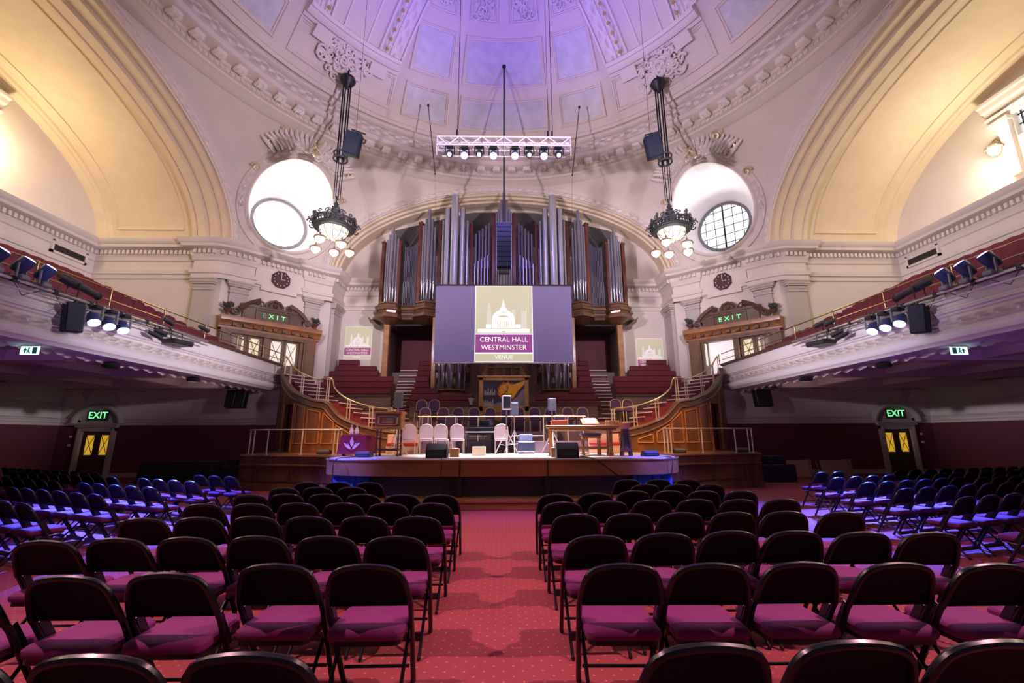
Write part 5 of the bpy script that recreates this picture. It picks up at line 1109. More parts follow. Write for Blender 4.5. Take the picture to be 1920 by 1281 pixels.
# ---- gallery doors on the diagonals
pane_w=mat('lit lobby pane',(.7,.65,.5),.4,em=(1,.84,.52),es=.55); pane_c=mat('pale lobby pane',(.7,.68,.6),.4,em=(.95,.88,.72),es=.62)
dimg=mat('faint green letter',(.1,.3,.15),.5,em=(.1,.5,.2),es=.3)
for s,nm in ((-1,'left'),(1,'right')):
    d=root('gallery_doorway',(*DP(2.3,.2,s),4.35),'carved oak doorway with scrolled pediment below the %s clock'%nm,'door')
    def dm(a_,b_,dd): return (*DP(a_,dd,s),b_)
    def db(q,u0,u1,o0,o1,z0,z1): q.prism([(u0,z0),(u1,z0),(u1,z1),(u0,z1)],dm,o0,o1)
    q=MB()
    for u0,u1 in ((.15,.55),(3.85,4.45)): db(q,u0,u1,0,.42,4.35,6.6); db(q,u0+.08,u1-.08,.42,.45,4.6,6.4)
    for u0,u1 in ((.55,.66),(2.0,2.28),(3.7,3.85)): db(q,u0,u1,0,.3,4.35,6.5)
    db(q,.15,4.45,0,.4,6.42,6.62); obj('door_frame',q,wood,d)
    q=MB(); q.sweep([(0,6.6),(.4,6.6),(.42,6.7),(.48,6.72),(.5,6.8),(.58,6.9),(.66,6.95),(.68,7.1),(.7,7.16),(0,7.18)],plan([DP(.05,0,s),DP(4.6,0,s)] if s<0 else [DP(4.6,0,s),DP(.05,0,s)]),cap=True); obj('cornice_shelf',q,wood2,d)
    q=MB()
    for k in range(9): db(q,.55+.43*k,.72+.43*k,.48,.62,6.72,6.86)
    obj('bracket',q,woodd,d)
    # two pairs of doors with crossed panes
    for u0,u1,g0,g1,m_ in ((.66,1.30,.76,1.2,pane_w),(1.34,2.0,1.44,1.86,pane_w),(2.28,2.96,2.38,2.86,pane_c),(3.0,3.7,3.1,3.58,pane_c)):
        if s>0 and u0>2:
            if u0>2.9: continue
            q=MB(); db(q,2.30,3.68,.02,.03,4.36,6.42); obj('lobby_opening',q,mat('glowing lobby panel',(.8,.78,.78),.6,em=(1,.95,.96),es=.55),d)  # glowing sheet added to stand in for the bright lobby beyond
            q=MB(); db(q,3.56,3.64,.05,.75,4.36,5.2); db(q,3.56,3.64,.05,.2,5.2,6.4); db(q,3.56,3.64,.6,.75,5.2,6.4); lf=obj('door_leaf',q,wood,d); q=MB(); db(q,3.59,3.61,.2,.6,5.2,6.35); obj('pane',q,pane_c,lf)
            continue
        q=MB(); db(q,u0,g0,.1,.16,4.35,6.42); db(q,g1,u1,.1,.16,4.35,6.42); db(q,g0,g1,.1,.16,4.35,5.2); db(q,g0,g1,.1,.16,6.33,6.42); lf=obj('door_leaf',q,wood,d)
        q=MB(); db(q,g0,g1,.11,.12,5.2,6.33); obj('pane',q,m_,lf)
        q=MB(); q.tube([dm(g0,5.2,.14),dm(g1,6.33,.14)],.014,4); q.tube([dm(g1,5.2,.14),dm(g0,6.33,.14)],.014,4); q.tube([dm((g0+g1)/2,5.2,.14),dm((g0+g1)/2,5.21,.14)],.01,4); obj('glazing_bar',q,woodd,lf)
    # attic panel and broken segmental pediment
    q=MB(); db(q,.95,3.65,0,.3,7.16,7.86); db(q,.85,3.75,0,.36,7.82,7.94); 
    for u0,u1,z0,z1 in ((1.5,1.56,7.22,7.74),(3.04,3.1,7.22,7.74),(1.5,3.1,7.70,7.76),(1.5,3.1,7.2,7.26)): db(q,u0,u1,.3,.36,z0,z1)
    obj('attic_panel',q,woodd,d)
    for e in (-1,1):
        q=MB(); fr=[]
        for i in range(13):
            a=R(150-52*i/12) ; u=2.3+e*(-2.05)*cos(a)*-1*-1 ; 
            uu=2.3+e*(1.95*cos(R(40+30*i/12)))*1.0 ; zz=6.35+1.95*sin(R(40+30*i/12))*1.0
            nrm=V((e*cos(R(40+30*i/12)),sin(R(40+30*i/12))))
            P=V(dm(uu,zz,.2)); N=V(dm(uu+nrm.x,zz+nrm.y,.2))-P; U=V(dm(uu,zz,1.2))-P; fr.append((P,N,U))
        q.sweep([(-.14,-.15),(-.14,.12),(-.06,.16),(-.04,.26),(.06,.3),(.1,.32),(.1,-.15)],fr,pclosed=True,cap=True)
        P=V(dm(2.3+e*1.62,7.50,.4)); N=(V(dm(2.3+e*2.62,7.50,.4))-P); q.scroll(P,.2,1.5,N,V((0,0,1)),.06,-1,20)
        q.scroll(V(dm(2.3+e*.62,8.02,.4)),.16,1.3,N,V((0,0,1)),.05,1,16)
        obj('pediment_arm',q,woodd,d)
    q=MB(); q.prism([(2.3+.42*cos(PI*i/10)*(1+.05*(i%2)),7.94+.40*sin(PI*i/10)*(1+.1*(i%2))) for i in range(11)],dm,.1,.4)
    for k in range(7): a=PI*(k+.5)/7; q.sphere(dm(2.3+.3*cos(a),7.98+.27*sin(a),.42),.07,8)
    q.sphere(dm(2.3,8.05,.42),.13,8); obj('shell_crest',q,woodd,d)
    for j,txt in enumerate('EXIT'):
        u=(1.86,2.18,2.46,2.74)[j]; uu=u if s<0 else 4.6-u; P=dm(uu,7.48,.37)
        put_text('letter',txt,.30,Matrix.Translation(P)@Matrix.Rotation(ang if 0 else (R(45) if s<0 else R(-45)),4,'Z')@Matrix.Rotation(R(90),4,'X'),dimg if (j==0 and s<0) else green,d,.004,1.15)
    for e,(u) in enumerate((.3,4.3)):
        uv=root('carved_urn',(*DP(u,.4,s),7.18),'dark carved urn of foliage at the %s end of the %s door cornice'%(['outer','organ'][e],nm),'urn','carved urns on the gallery door cornices')
        x,y=DP(u,.42,s); q=MB(); q.lathe([(.001,7.18),(.13,7.18),(.13,7.22),(.06,7.26),(.06,7.32),(.16,7.42),(.18,7.5),(.2,7.52),(.001,7.53)],(x,y,0),12); obj('vase',q,woodd,uv)
        q=MB(); rn=random.Random(e)
        for k in range(22): q.sphere((x+rn.uniform(-.17,.17),y+rn.uniform(-.15,.15),7.6+rn.uniform(-.05,.22)),rn.uniform(.04,.07),6)
        for k in range(12): a=2*PI*k/12; q.tube([(x+.1*cos(a),y+.1*sin(a),7.6),(x+.22*cos(a),y+.22*sin(a),7.7+rn.uniform(-.1,.15))],[.04,.01],4)
        obj('foliage',q,mat('dark carved leaves',(.05,.05,.045),.6) if (s<0 and e==0) else bpy.data.materials['dark carved leaves'],uv)

for s,nm in ((-1,'left'),(1,'right')):
    for k,(x,y) in enumerate(((13.5,14.3),(15.9,14.3),(14.6,17.3))):
        h=root('amber_downlight',(s*x,y,3.8),'tiny amber downlight in the ceiling under the %s balcony, %s'%(nm,['inner','outer','rearmost'][k]),'light')
        q=MB(); q.lathe([(.13,3.82),(.14,3.80),(.11,3.77),(.10,3.80)],(s*x,y,0),12); obj('rim',q,brass,h)
        q=MB(); q.lathe([(.10,3.80),(.06,3.75),(.001,3.74)],(s*x,y,0),12); obj('bulb',q,mat('amber bulb',(1,.4,.1),.4,em=(1,.35,.08),es=1.2) if (s<0 and k==0) else bpy.data.materials['amber bulb'],h)
# ================================================= THINGS ON THE STAGE
S=1.1
cream_c=mat('pale lilac chair cloth',(.62,.50,.60),.8); goldf=mat('pale gold chair frame',(.72,.58,.42),.35,.5); purpc=mat('dark purple chair cloth',(.07,.03,.10),.8)
def banquet(name_mat,label,group):
    r=root('banquet_chair',(0,0,0),label,'chair',group)   # faces -Y (toward the camera) with the back at +Y... back drawn at y=+.2
    q=MB(); 
    prof=[(-.20,.50),(-.215,.70),(-.19,.86),(-.11,.935),(0,.955),(.11,.935),(.19,.86),(.215,.70),(.20,.50)]
    f=lambda a,b,d:(a,.20+.12*(b-.45)+d,b)
    q.prism(prof,f,-.025,.025); obj('backrest',q,name_mat,r)
    q=MB(); q.tube([f(a*1.04,b+.004,0) for a,b in prof],.014,6); 
    q.tube([(-.205,.205,.5),(-.20,.17,.46)],.013,6); q.tube([(.205,.205,.5),(.20,.17,.46)],.013,6); q.box(-.03,.03,.235,.285,.915,.93); obj('back_frame',q,goldf,r)
    q=MB(); q.rbox(-.22,.22,-.24,.20,.42,.50,.03); obj('seat',q,name_mat,r)
    for x in (-.2,.2):
        for y0,y1 in ((-.2,-.23),(.17,.24)):
            q=MB(); q.tube([(x,y0,.43),(x,y1,.0)],.013,6); obj('leg',q,goldf,r)
    return r
used_b={}
def bchair(kind,x,y,z,rz,label):
    if kind not in used_b:
        used_b[kind]=banquet(cream_c if kind=='pale' else purpc,label,'pale chairs on the stage' if kind=='pale' else 'purple chairs on the risers')
        r=used_b[kind]
    else: r=copy_tree(used_b[kind])
    r.location=(x,y,z); r.rotation_euler.z=rz; r['label']=label
# backs seen: chairs face away, so the back is nearer the camera -> rotate by 180 deg
for i,(x,rz) in enumerate(((-3.12,12),(-2.55,8),(-2.05,0),(-1.52,0),(-.08,0))):
    bchair('pale',x,14.6-.0,S,R(180+rz),'pale lilac banquet chair on the stage, %s'%(['beside the reading desk','second from the reading desk','third from the reading desk','at the piano end of the row','alone by the speaker stands'][i]))
for i,(px,y,z) in enumerate(((-3.5,18.4,2.25),(-2.95,18.3,2.25),(-3.15,17.3,1.85),(-2.9,16.1,1.5),(-2.45,17.5,1.85),(-1.85,17.5,1.85),(-1.95,16.1,1.5),(-1.2,17.5,1.85),(-.55,17.6,1.85),(.1,17.6,1.85),(.62,17.5,1.85),(1.25,17.5,1.85),(1.9,17.5,1.85),(2.6,17.5,1.85),(3.2,17.5,1.85),(2.1,16.1,1.5),(4.75,18.2,2.25),(5.3,18.3,2.25))):
    w_=['far left of the top riser','next to it on the top riser at the left','left end of the middle riser','left end of the lower riser','second from the left on the middle riser','third from the left on the middle riser','on the lower riser behind the piano keyboard','fourth from the left on the middle riser','fifth from the left on the middle riser','sixth from the left on the middle riser','seventh from the left on the middle riser','eighth from the left on the middle riser','ninth from the left on the middle riser','tenth from the left on the middle riser','right end of the middle riser','on the lower riser behind the oak table','inner of the right pair by the stair','outer of the right pair by the stair'][i]
    bchair('purple',px,y,z,0,'dark purple chair, '+w_)
# riser rail
gr=root('riser_rail',(0,15.4,1.5),'thin gilt guard rail along the lower riser behind the stage','railing')
q=MB(); q.tube([(-3.0,15.4,2.35),(2.9,15.4,2.35)],.022,6); obj('top_bar',q,mat('rosy gilt rail',(.55,.36,.28),.35,.6),gr)
for x in (-2.85,-2.65,-1.7,-.9,1.4,2.25,2.8):
    q=MB(); q.tube([(x,15.4,1.5),(x,15.4,2.35)],.018,6); obj('post',q,goldf,gr)
q=MB(); q.tube([(-1.2,15.4,1.68),(-.6,15.4,1.68)],.014,5); q.tube([(.3,15.4,1.68),(1.4,15.4,1.68)],.014,5); obj('lower_bar',q,goldf,gr)
# purple-draped stand with flame motif
dr=root('draped_table',(-4.37,13.45,S),'small table under a purple cloth with a pale flame and hands motif','table')
q=MB(); pl=[]
q.rbox(-4.80,-3.98,13.15,13.75,1.66,1.74,.02)
q.add([(-4.80,13.14,1.72),(-4.10,13.14,1.72),(-4.04,13.08,1.17),(-4.88,13.08,1.17),(-3.98,13.3,1.72),(-3.90,13.3,1.17),(-3.98,13.76,1.72),(-3.90,13.8,1.17),(-4.8,13.76,1.72),(-4.88,13.8,1.17),(-4.45,13.11,1.17)],[(0,3,10,2,1),(1,2,5,4),(4,5,7,6),(8,9,3,0)]); obj('cloth',q,mat('purple drape',(.20,.006,.02),.75),dr)
for x in (-4.72,-4.1):
    q=MB(); q.rbox(x-.04,x+.04,13.2,13.3,1.1,1.22,.01); obj('leg',q,woodd,dr)
gm=mat('cream embroidery',(.7,.52,.40),.7); q=MB(); Y_=13.06
def leaf(pts): q.add([(-4.45+a,Y_+.06*(b/.5)*0+.0 +(.05*(1.17+b*1-1.17)/.55 if 0 else 0),1.2+b) for a,b in pts],[tuple(range(len(pts)))])
leaf([(-.04,.26),(.0,.18),(.05,.24),(.055,.33),(.02,.40),(.01,.48),(-.03,.40),(-.06,.33)]); leaf([(-.02,.10),(-.10,.13),(-.19,.20),(-.24,.30),(-.17,.27),(-.12,.22),(-.13,.29),(-.08,.23),(-.03,.16)]); leaf([(.02,.10),(.10,.13),(.17,.20),(.25,.30),(.17,.28),(.12,.22),(.14,.30),(.08,.24),(.03,.16)])
obj('flame_motif',q,gm,dr)
for k,x in enumerate((-4.60,-4.44)):
    g=root('glass_carafe',(x,13.4,1.74),'clear glass carafe on the purple-draped table, %s one'%['left','right'][k],'glass','carafes on the draped table')
    q=MB(); q.lathe([(.05,1.741),(.065,1.76),(.062,1.85),(.03,1.93),(.022,1.99),(.045,2.03),(.04,2.03)],(x,13.4,0),12); obj('body',q,mat('clear glass',(.8,.85,.9),.05,spec=.8) if k==0 else bpy.data.materials['clear glass'],g)
# reading desk
rd=root('reading_desk',(-3.4,13.3,S),'raised wooden reading desk with carved box top and thin turned legs','desk')
q=MB(); q.rbox(-3.82,-3.04,13.05,13.55,1.92,2.36,.02); q.rbox(-3.86,-3.0,13.0,13.6,2.34,2.40,.01); q.rbox(-3.86,-3.0,13.0,13.6,1.88,1.95,.01); obj('desk_box',q,wood2,rd)
q=MB()
for x0,x1,z0,z1 in ((-3.72,-3.14,2.24,2.27),(-3.72,-3.14,2.0,2.03),(-3.72,-3.68,2.0,2.27),(-3.18,-3.14,2.0,2.27)): q.box(x0,x1,13.02,13.05,z0,z1)
for k in range(4): q.box(-3.6,-3.26,13.03,13.05,2.06+.045*k,2.08+.045*k)
obj('carved_panel',q,mat('carved oak inset',(.50,.33,.20),.5),rd)
for x in (-3.74,-3.12):
    for y in (13.12,13.5):
        q=MB(); q.lathe([(.03,1.1),(.05,1.13),(.02,1.2),(.03,1.3),(.022,1.5),(.035,1.6),(.02,1.7),(.03,1.88)],(x,y,0),8); obj('leg',q,woodd,rd)
q=MB(); q.tube([(-3.74,13.12,1.3),(-3.12,13.5,1.3)],.018,5); q.tube([(-3.12,13.12,1.3),(-3.74,13.5,1.3)],.018,5); q.rbox(-3.7,-3.1,13.25,13.35,1.26,1.32,.01); obj('stretcher',q,woodd,rd)
cupr=root('white_beaker',(-3.43,13.2,2.40),'white beaker on top of the reading desk','cup'); q=MB(); q.lathe([(.05,2.402),(.055,2.42),(.075,2.53),(.07,2.53),(.05,2.42)],(-3.43,13.2,0),12); obj('body',q,white,cupr)
# speakers on stands
spk_m=mat('grey speaker grille',(.07,.08,.13),.6)
def spk_stand(x,y,zt,label,col,w_=.13,h=.42,spread=.42,z0=S):
    r=root('speaker_stand',(x,y,z0),'silver tripod stand '+label,'stand')
    q=MB(); q.tube([(x,y,z0+.12),(x,y,zt-h)],.022,8); q.sphere((x,y,z0+.75),.035,8); obj('pole',q,alu,r)
    for k in range(3):
        a=2*PI*k/3+.5; q=MB(); q.tube([(x+.02*cos(a),y+.02*sin(a),z0+.72),(x+spread*cos(a),y+spread*sin(a),z0+.012)],.014,6); q.tube([(x,y,z0+.3),(x+spread*.55*cos(a),y+spread*.55*sin(a),z0+.33)],.008,4); obj('leg',q,alu,r)
    s_=root('stand_loudspeaker',(x,y,zt-h),'small pale loudspeaker '+label,'speaker')
    q=MB(); q.T=Matrix.Translation((x,y,0))@Matrix.Rotation(R(6),4,'Z'); q.rbox(-w_,w_,-.13,.13,zt-h,zt,.02); obj('cabinet',q,col,s_)
    q=MB(); q.T=Matrix.Translation((x,y,0))@Matrix.Rotation(R(6),4,'Z'); q.rbox(-w_+.02,w_-.02,-.14,-.13,zt-h+.03,zt-.03,.004); q.lathe([(.0005,-.145),(.03,-.143)],(0,0,0),10,Matrix.Translation((0,-.0,zt-h*.5))@Matrix.Rotation(R(-90),4,'X')@Matrix.Translation((0,0,0))) ; obj('grille',q,spk_m,s_)
lt=mat('light grey cabinet',(.55,.52,.55),.5)
spk_stand(.08,13.3,2.88,'at the front centre of the stage',lt)
spk_stand(.36,15.0,2.80,'behind the front centre speaker stand',spk_m)
spk_stand(1.66,15.0,2.95,'behind the oak table',spk_m)
spk_stand(-3.38,14.0,3.07,'behind the reading desk',spk_m,.13,.50,.36)
# wedge monitors
def wedge(x,y,w_,d_,h,rz,label,z=S):
    r=root('stage_monitor',(x,y,z),label,'speaker')
    q=MB(); q.T=Matrix.Translation((x,y,z+.005))@Matrix.Rotation(rz,4,'Z'); f=lambda a,b,d:(d,a,b)
    q.prism([(-d_/2,0),(d_/2,0),(d_/2,h*.35),(d_*.1,h),(-d_*.2,h),(-d_/2,h*.55)],f,-w_/2,w_/2); obj('cabinet',q,black,r)
    q=MB(); q.T=Matrix.Translation((x,y,z+.005))@Matrix.Rotation(rz,4,'Z'); q.prism([(-d_/2-.004,.03),(-d_/2-.004,h*.5),(-d_/2-.012,h*.5),(-d_/2-.012,.03)],f,-w_/2+.12*w_,w_/2-.12*w_); q.prism([(-d_*.21,h+.0),(-d_/2-.0,h*.55+.0),(-d_/2-.01,h*.56+.01),(-d_*.22,h+.012)],f,-w_/2+.03,w_/2-.03); obj('grille',q,mat('charcoal grille',(.04,.045,.055),.6) if not bpy.data.materials.get('charcoal grille') else bpy.data.materials['charcoal grille'],r)
wedge(-1.80,12.1,.56,.42,.36,R(180) if 0 else 0,'black wedge monitor at the stage edge left of centre')
wedge(1.68,11.85,.58,.45,.38,0,'black wedge monitor at the stage edge right of centre')
wedge(-3.95,12.7,.42,.3,.15,R(-6),'low black wedge monitor in front of the purple-draped table')
wedge(4.1,12.45,.42,.3,.15,R(5),'low black wedge monitor at the right rounded corner of the stage')
wedge(-6.0,15.0,.4,.28,.14,0,'low black wedge on the left side platform near the rail')
wedge(5.9,14.9,.4,.28,.14,0,'low black wedge on the right side platform near the rail')
wedge(8.3,15.4,.4,.28,.14,0,'low black wedge at the outer end of the right side platform')
# boxes
def crate(x0,x1,y0,y1,h,m_,label,name='wooden_box'):
    r=root(name,((x0+x1)/2,(y0+y1)/2,S),label,'box'); q=MB(); q.rbox(x0,x1,y0,y1,S+.002,S+h,.008); obj('body',q,m_,r); q=MB(); q.box(x0+.03,x1-.03,y0+.03,y1-.03,S+h,S+h+.006); obj('lid',q,m_,r)
crate(-1.52,-1.26,12.5,12.72,.24,wood2,'small oak box on the stage beside the left monitor')
crate(-.95,-.55,13.35,13.55,.26,mat('cream card',(.85,.75,.50),.6),'cream cardboard box on the stage behind the centre front edge','card_box')
crate(1.30,1.46,12.2,12.4,.26,wood2,'small oak box on the stage left of the right monitor')
# piano
pn=root('grand_piano',(-.9,15.6,S),'black grand piano behind the row of pale chairs','piano'); gb=mat('piano black',(.008,.008,.010),.12,coat=.6)
q=MB(); q.rbox(-1.45,.0,15.0,15.25,1.72,1.98,.02); 
q.prism([(-1.45,15.2),(-1.45,15.75),(-1.2,16.2),(-.6,16.35),(.2,16.1),(.25,15.6),(0,15.2)],lambda a,b,d:(a,b,d),1.72,2.0); obj('case',q,gb,pn)
q=MB(); q.box(-1.3,-.15,14.9,15.02,1.80,1.83); obj('keyboard',q,white,pn)
q=MB(); q.add([(-.45,15.3,2.02),(.25,15.55,2.02),(.2,16.1,2.02),(-.55,16.3,2.02),(-.60,15.3,2.28),(.0,15.4,2.16)],[(0,1,2,3),(0,3,4),(4,5,1,0),(4,3,2,5)]); q.rbox(-.85,-.5,15.25,15.4,2.0,2.22,.02); obj('lid',q,gb,pn)
for x,y in ((-1.3,15.15),(-.15,15.15),(-.4,16.1)):
    q=MB(); q.lathe([(.05,1.1),(.04,1.15),(.05,1.4),(.07,1.72)],(x,y,0),8); obj('leg',q,gb,pn)
q=MB(); q.rbox(-.85,-.65,15.1,15.2,1.12,1.2,.01); q.tube([(-.78,15.15,1.2),(-.78,15.15,1.72)],.012,5); q.tube([(-.72,15.15,1.2),(-.72,15.15,1.72)],.012,5); obj('pedal_lyre',q,gb,pn)
# amp rack
ar_=root('amplifier_rack',(.75,14.8,S),'blue-lit amplifier stacked on a wheeled flight case right of centre','amplifier')
q=MB(); q.rbox(.48,1.02,14.7,15.1,1.16,1.48,.02); q.tube([(.47,14.69,1.17),(1.03,14.69,1.17),(1.03,14.69,1.49),(.47,14.69,1.49)],.012,4,closed=True); obj('flight_case',q,mat('navy case',(.02,.03,.09),.4),ar_)
q=MB(); q.rbox(.52,.95,14.72,15.05,1.49,1.74,.02); obj('amplifier',q,mat('blue grey amp',(.12,.16,.32),.5),ar_)
for x in (.52,.98):
    q=MB(); q.lathe([(.001,-.02),(.04,-.02),(.04,.02),(.001,.02)],(x,14.8,1.14),10,Matrix.Rotation(R(90),4,'Y')); obj('castor',q,alu,ar_)
# oak communion table
tb=root('oak_table',(2.35,13.2,S),'long light oak table with stretcher at the right of the stage','table')
q=MB(); q.T=Matrix.Translation((2.35,13.3,0))@Matrix.Rotation(R(-7),4,'Z'); q.rbox(-1.08,1.08,-.36,.36,1.90,1.98,.015); q.rbox(-1.0,1.0,-.3,.3,1.82,1.90,.01)
for k in range(22): q.sphere((-.95+.09*k,-.31,1.86),.025,6)
obj('table_top',q,wood2,tb)
for x in (-.93,.82):
    for y in (-.25,.25):
        q=MB(); q.T=Matrix.Translation((2.35,13.3,0))@Matrix.Rotation(R(-7),4,'Z'); q.rbox(x-.055,x+.055,y-.05,y+.05,1.1,1.83,.012); q.rbox(x-.07,x+.07,y-.065,y+.065,1.1,1.2,.012); obj('leg',q,wood2,tb)
q=MB(); q.T=Matrix.Translation((2.35,13.3,0))@Matrix.Rotation(R(-7),4,'Z'); q.rbox(-.93,.82,-.04,.04,1.28,1.36,.01); q.rbox(-.96,-.9,-.25,.25,1.28,1.36,.01); q.rbox(.79,.85,-.25,.25,1.28,1.36,.01); obj('stretcher',q,wood2,tb)
bx_=root('red_box',(1.62,13.35,1.98),'salmon red box on the left end of the oak table','box'); q=MB(); q.rbox(1.45,1.92,13.15,13.55,1.985,2.12,.01); obj('body',q,mat('salmon red card',(.60,.16,.12),.6),bx_); q=MB(); q.rbox(1.44,1.93,13.14,13.56,2.09,2.13,.005); obj('lid',q,bpy.data.materials['salmon red card'],bx_)
bk_=root('book_stand',(2.6,13.2,1.98),'sloping wooden book stand in the middle of the oak table','stand')
q=MB(); q.prism([(13.0,1.99),(13.35,2.16),(13.35,2.19),(12.98,2.02)],lambda a,b,d:(d,a,b),2.33,2.83); q.rbox(2.62,2.80,13.2,13.35,1.985,2.14,.01); obj('slope',q,wood2,bk_)
q=MB(); q.prism([(13.02,2.03),(13.33,2.185),(13.33,2.20),(13.02,2.045)],lambda a,b,d:(d,a,b),2.40,2.78); obj('open_pages',q,white,bk_)
tm=root('wooden_drum',(3.28,13.1,1.98),'round tan wooden drum on the right end of the oak table','drum'); q=MB(); q.lathe([(.001,1.985),(.21,1.985),(.215,2.0),(.215,2.1),(.21,2.12),(.001,2.12)],(3.26,13.15,0),20); obj('shell',q,mat('tan drum skin',(.62,.42,.22),.5),tm)
q=MB(); 
for k in range(12): a=2*PI*k/12; q.tube([(3.26+.218*cos(a),13.15+.218*sin(a),1.99),(3.26+.218*cos(a),13.15+.218*sin(a),2.11)],.006,4)
obj('lug',q,woodd,tm)
kn=root('kneeling_stool',(2.72,13.75,S),'padded dark stool with turned oak legs under the oak table','stool')
q=MB(); q.rbox(2.38,3.04,13.55,13.95,1.68,1.75,.03); obj('cushion',q,mat('indigo cushion',(.05,.03,.16),.7),kn)
q=MB(); q.rbox(2.42,3.0,13.6,13.9,1.60,1.68,.01); obj('seat_rail',q,wood2,kn)
for x in (2.46,2.96):
    for y in (13.62,13.88):
        q=MB(); q.lathe([(.03,1.1),(.045,1.14),(.028,1.2),(.04,1.3),(.022,1.35),(.038,1.48),(.02,1.56),(.04,1.61)],(x,y,0),8); obj('leg',q,wood2,kn)
pdn=root('pedestal_stand',(3.55,12.85,S),'tall dark oak pedestal stand with orange bowl-shaped top','stand')
q=MB(); q.lathe([(.001,2.03),(.17,2.03),(.17,2.0),(.14,1.95),(.1,1.86),(.001,1.86)],(3.55,12.85,0),16); obj('bowl_top',q,mat('orange turned wood',(.55,.17,.06),.4),pdn)
q=MB(); q.lathe([(.12,1.3),(.1,1.35),(.06,1.5),(.07,1.7),(.1,1.86)],(3.55,12.85,0),8); q.rbox(3.40,3.70,12.72,12.98,1.22,1.32,.01); obj('stem',q,woodd,pdn)
for x in (3.42,3.68):
    for y in (12.74,12.96): q=MB(); q.tube([(x,y,1.1),(x*.5+1.775,y*.5+6.425,1.86)],.035,6); obj('leg',q,woodd,pdn)
# red cushioned ledge + cream low bench behind the table
for s,nm in ((-1,'left'),(1,'right')):
    lb=root('cushioned_bench',(s*3.2,15.0,S),'low cream bench with red cushion at the %s rear of the stage'%nm,'bench')
    q=MB(); q.rbox(min(s*2.9,s*3.95),max(s*2.9,s*3.95),14.95,15.15,1.1,1.36,.01); q.rbox(min(s*2.9,s*3.95),max(s*2.9,s*3.95),15.1,15.17,1.36,1.75,.01); obj('frame',q,mat('peach paint',(.70,.45,.36),.5) if s<0 else bpy.data.materials['peach paint'],lb)
    q=MB(); q.rbox(min(s*2.92,s*3.93),max(s*2.92,s*3.93),14.93,15.1,1.36,1.46,.02); obj('cushion',q,mat('red cushion',(.40,.03,.03),.7) if s<0 else bpy.data.materials['red cushion'],lb)
# music desk / lectern pole behind table
ms=root('music_stand',(2.72,14.3,S),'thin brass music stand behind the oak table','stand'); q=MB(); q.tube([(2.6,14.4,1.1),(2.6,14.4,1.95)],.016,6); obj('pole',q,goldf,ms); q=MB(); q.rbox(2.45,2.75,14.25,14.55,1.1,1.16,.01); obj('base',q,wood2,ms)
# vase on the choir rail
vs_=root('flower_vase',(-1.42,18.9,3.03),'pale vase on the ledge left of the painting','vase'); q=MB(); q.lathe([(.001,3.035),(.08,3.035),(.07,3.1),(.13,3.25),(.16,3.32),(.15,3.32)],(-1.42,19.05,0),12); obj('body',q,mat('lilac grey vase',(.4,.38,.45),.4),vs_); q=MB(); rn=random.Random(2)
for k in range(14): q.sphere((-1.42+rn.uniform(-.1,.1),19.05+rn.uniform(-.1,.1),3.4+rn.uniform(-.04,.1)),.05,6)
obj('foliage',q,bpy.data.materials['dark carved leaves'],vs_)
# painting on its oak stand
pt_=root('framed_mural',(0,18.85,2.7),'oak framed mural with a yellow bloom over grey towers below the screen','painting')
q=MB(); 
for x0,x1,z0,z1 in ((-1.08,-.90,2.72,4.2),(.90,1.08,2.72,4.2),(-1.08,1.08,4.06,4.2),(-1.08,1.08,2.72,2.94)): q.rbox(x0,x1,18.78,18.9,z0,z1,.015)
q.rbox(-1.16,1.16,18.72,18.95,4.19,4.27,.015); q.rbox(-1.12,1.12,18.74,18.95,2.66,2.73,.01); q.rbox(-1.0,1.0,18.8,18.98,2.28,2.66,.01)
for x in (-.98,.98): q.rbox(x-.08,x+.08,18.76,18.95,2.25,2.72,.01)
obj('frame',q,mat('honey oak frame',(.42,.22,.07),.4,noise=.3,nscale=4),pt_)
q=MB(); q.box(-.92,.92,18.86,18.88,2.92,4.08); cv=obj('canvas',q,mat('indigo canvas',(.035,.03,.075),.7),pt_)
y=18.853; q=MB()
def flat(q_,poly,lv=0): q_.add([(a,y-.003*lv,b) for a,b in poly],[tuple(range(len(poly)))])
flat(q,[(-.92,2.92),(.92,2.92),(.92,3.10),(.5,3.2),(.2,3.08),(-.2,3.12),(-.5,3.02),(-.92,3.16)]); flat(q,[(.3,3.1),(.92,3.1),(.92,3.75),(.78,3.62),(.62,3.4),(.42,3.25)],.6); obj('painted_ground',q,mat('slate paint',(.20,.20,.26),.7),cv,smooth=False)
q=MB(); rn=random.Random(9)
for k in range(9): x=-.86+.055*k; h=rn.uniform(.14,.38); flat(q,[(x,3.42+.01*(k%3)),(x+.035,3.42),(x+.035,3.42+h*.8),(x+.018,3.42+h),(x,3.42+h*.8)],1)
for k in range(6): x=-.88+.075*k; flat(q,[(x,2.95),(x+.045,2.95),(x+.045,3.1+rn.uniform(0,.2)),(x,3.12+rn.uniform(0,.15))],1)
obj('painted_towers',q,mat('pale tower paint',(.45,.42,.40),.7),cv,smooth=False)
q=MB(); flat(q,[( .14+(.46+.05*sin(k*2.3))*cos(2*PI*k/26)*.92, 3.6+(.40+.04*cos(k*3.1))*sin(2*PI*k/26)) for k in range(26)],2); obj('painted_glow',q,mat('orange red paint',(.50,.09,.02),.7),cv,smooth=False)
q=MB(); flat(q,[( .16+(.40+.05*sin(k*3.3))*cos(2*PI*k/24)*.92, 3.6+(.34+.05*cos(k*2.1))*sin(2*PI*k/24)) for k in range(24)],3); flat(q,[(.3,3.85),(.9,4.06),(.9,3.9),(.6,3.6),(.42,3.35),(.36,3.3)],4); obj('painted_bloom',q,mat('golden yellow paint',(.68,.36,.03),.7),cv,smooth=False)
q=MB()
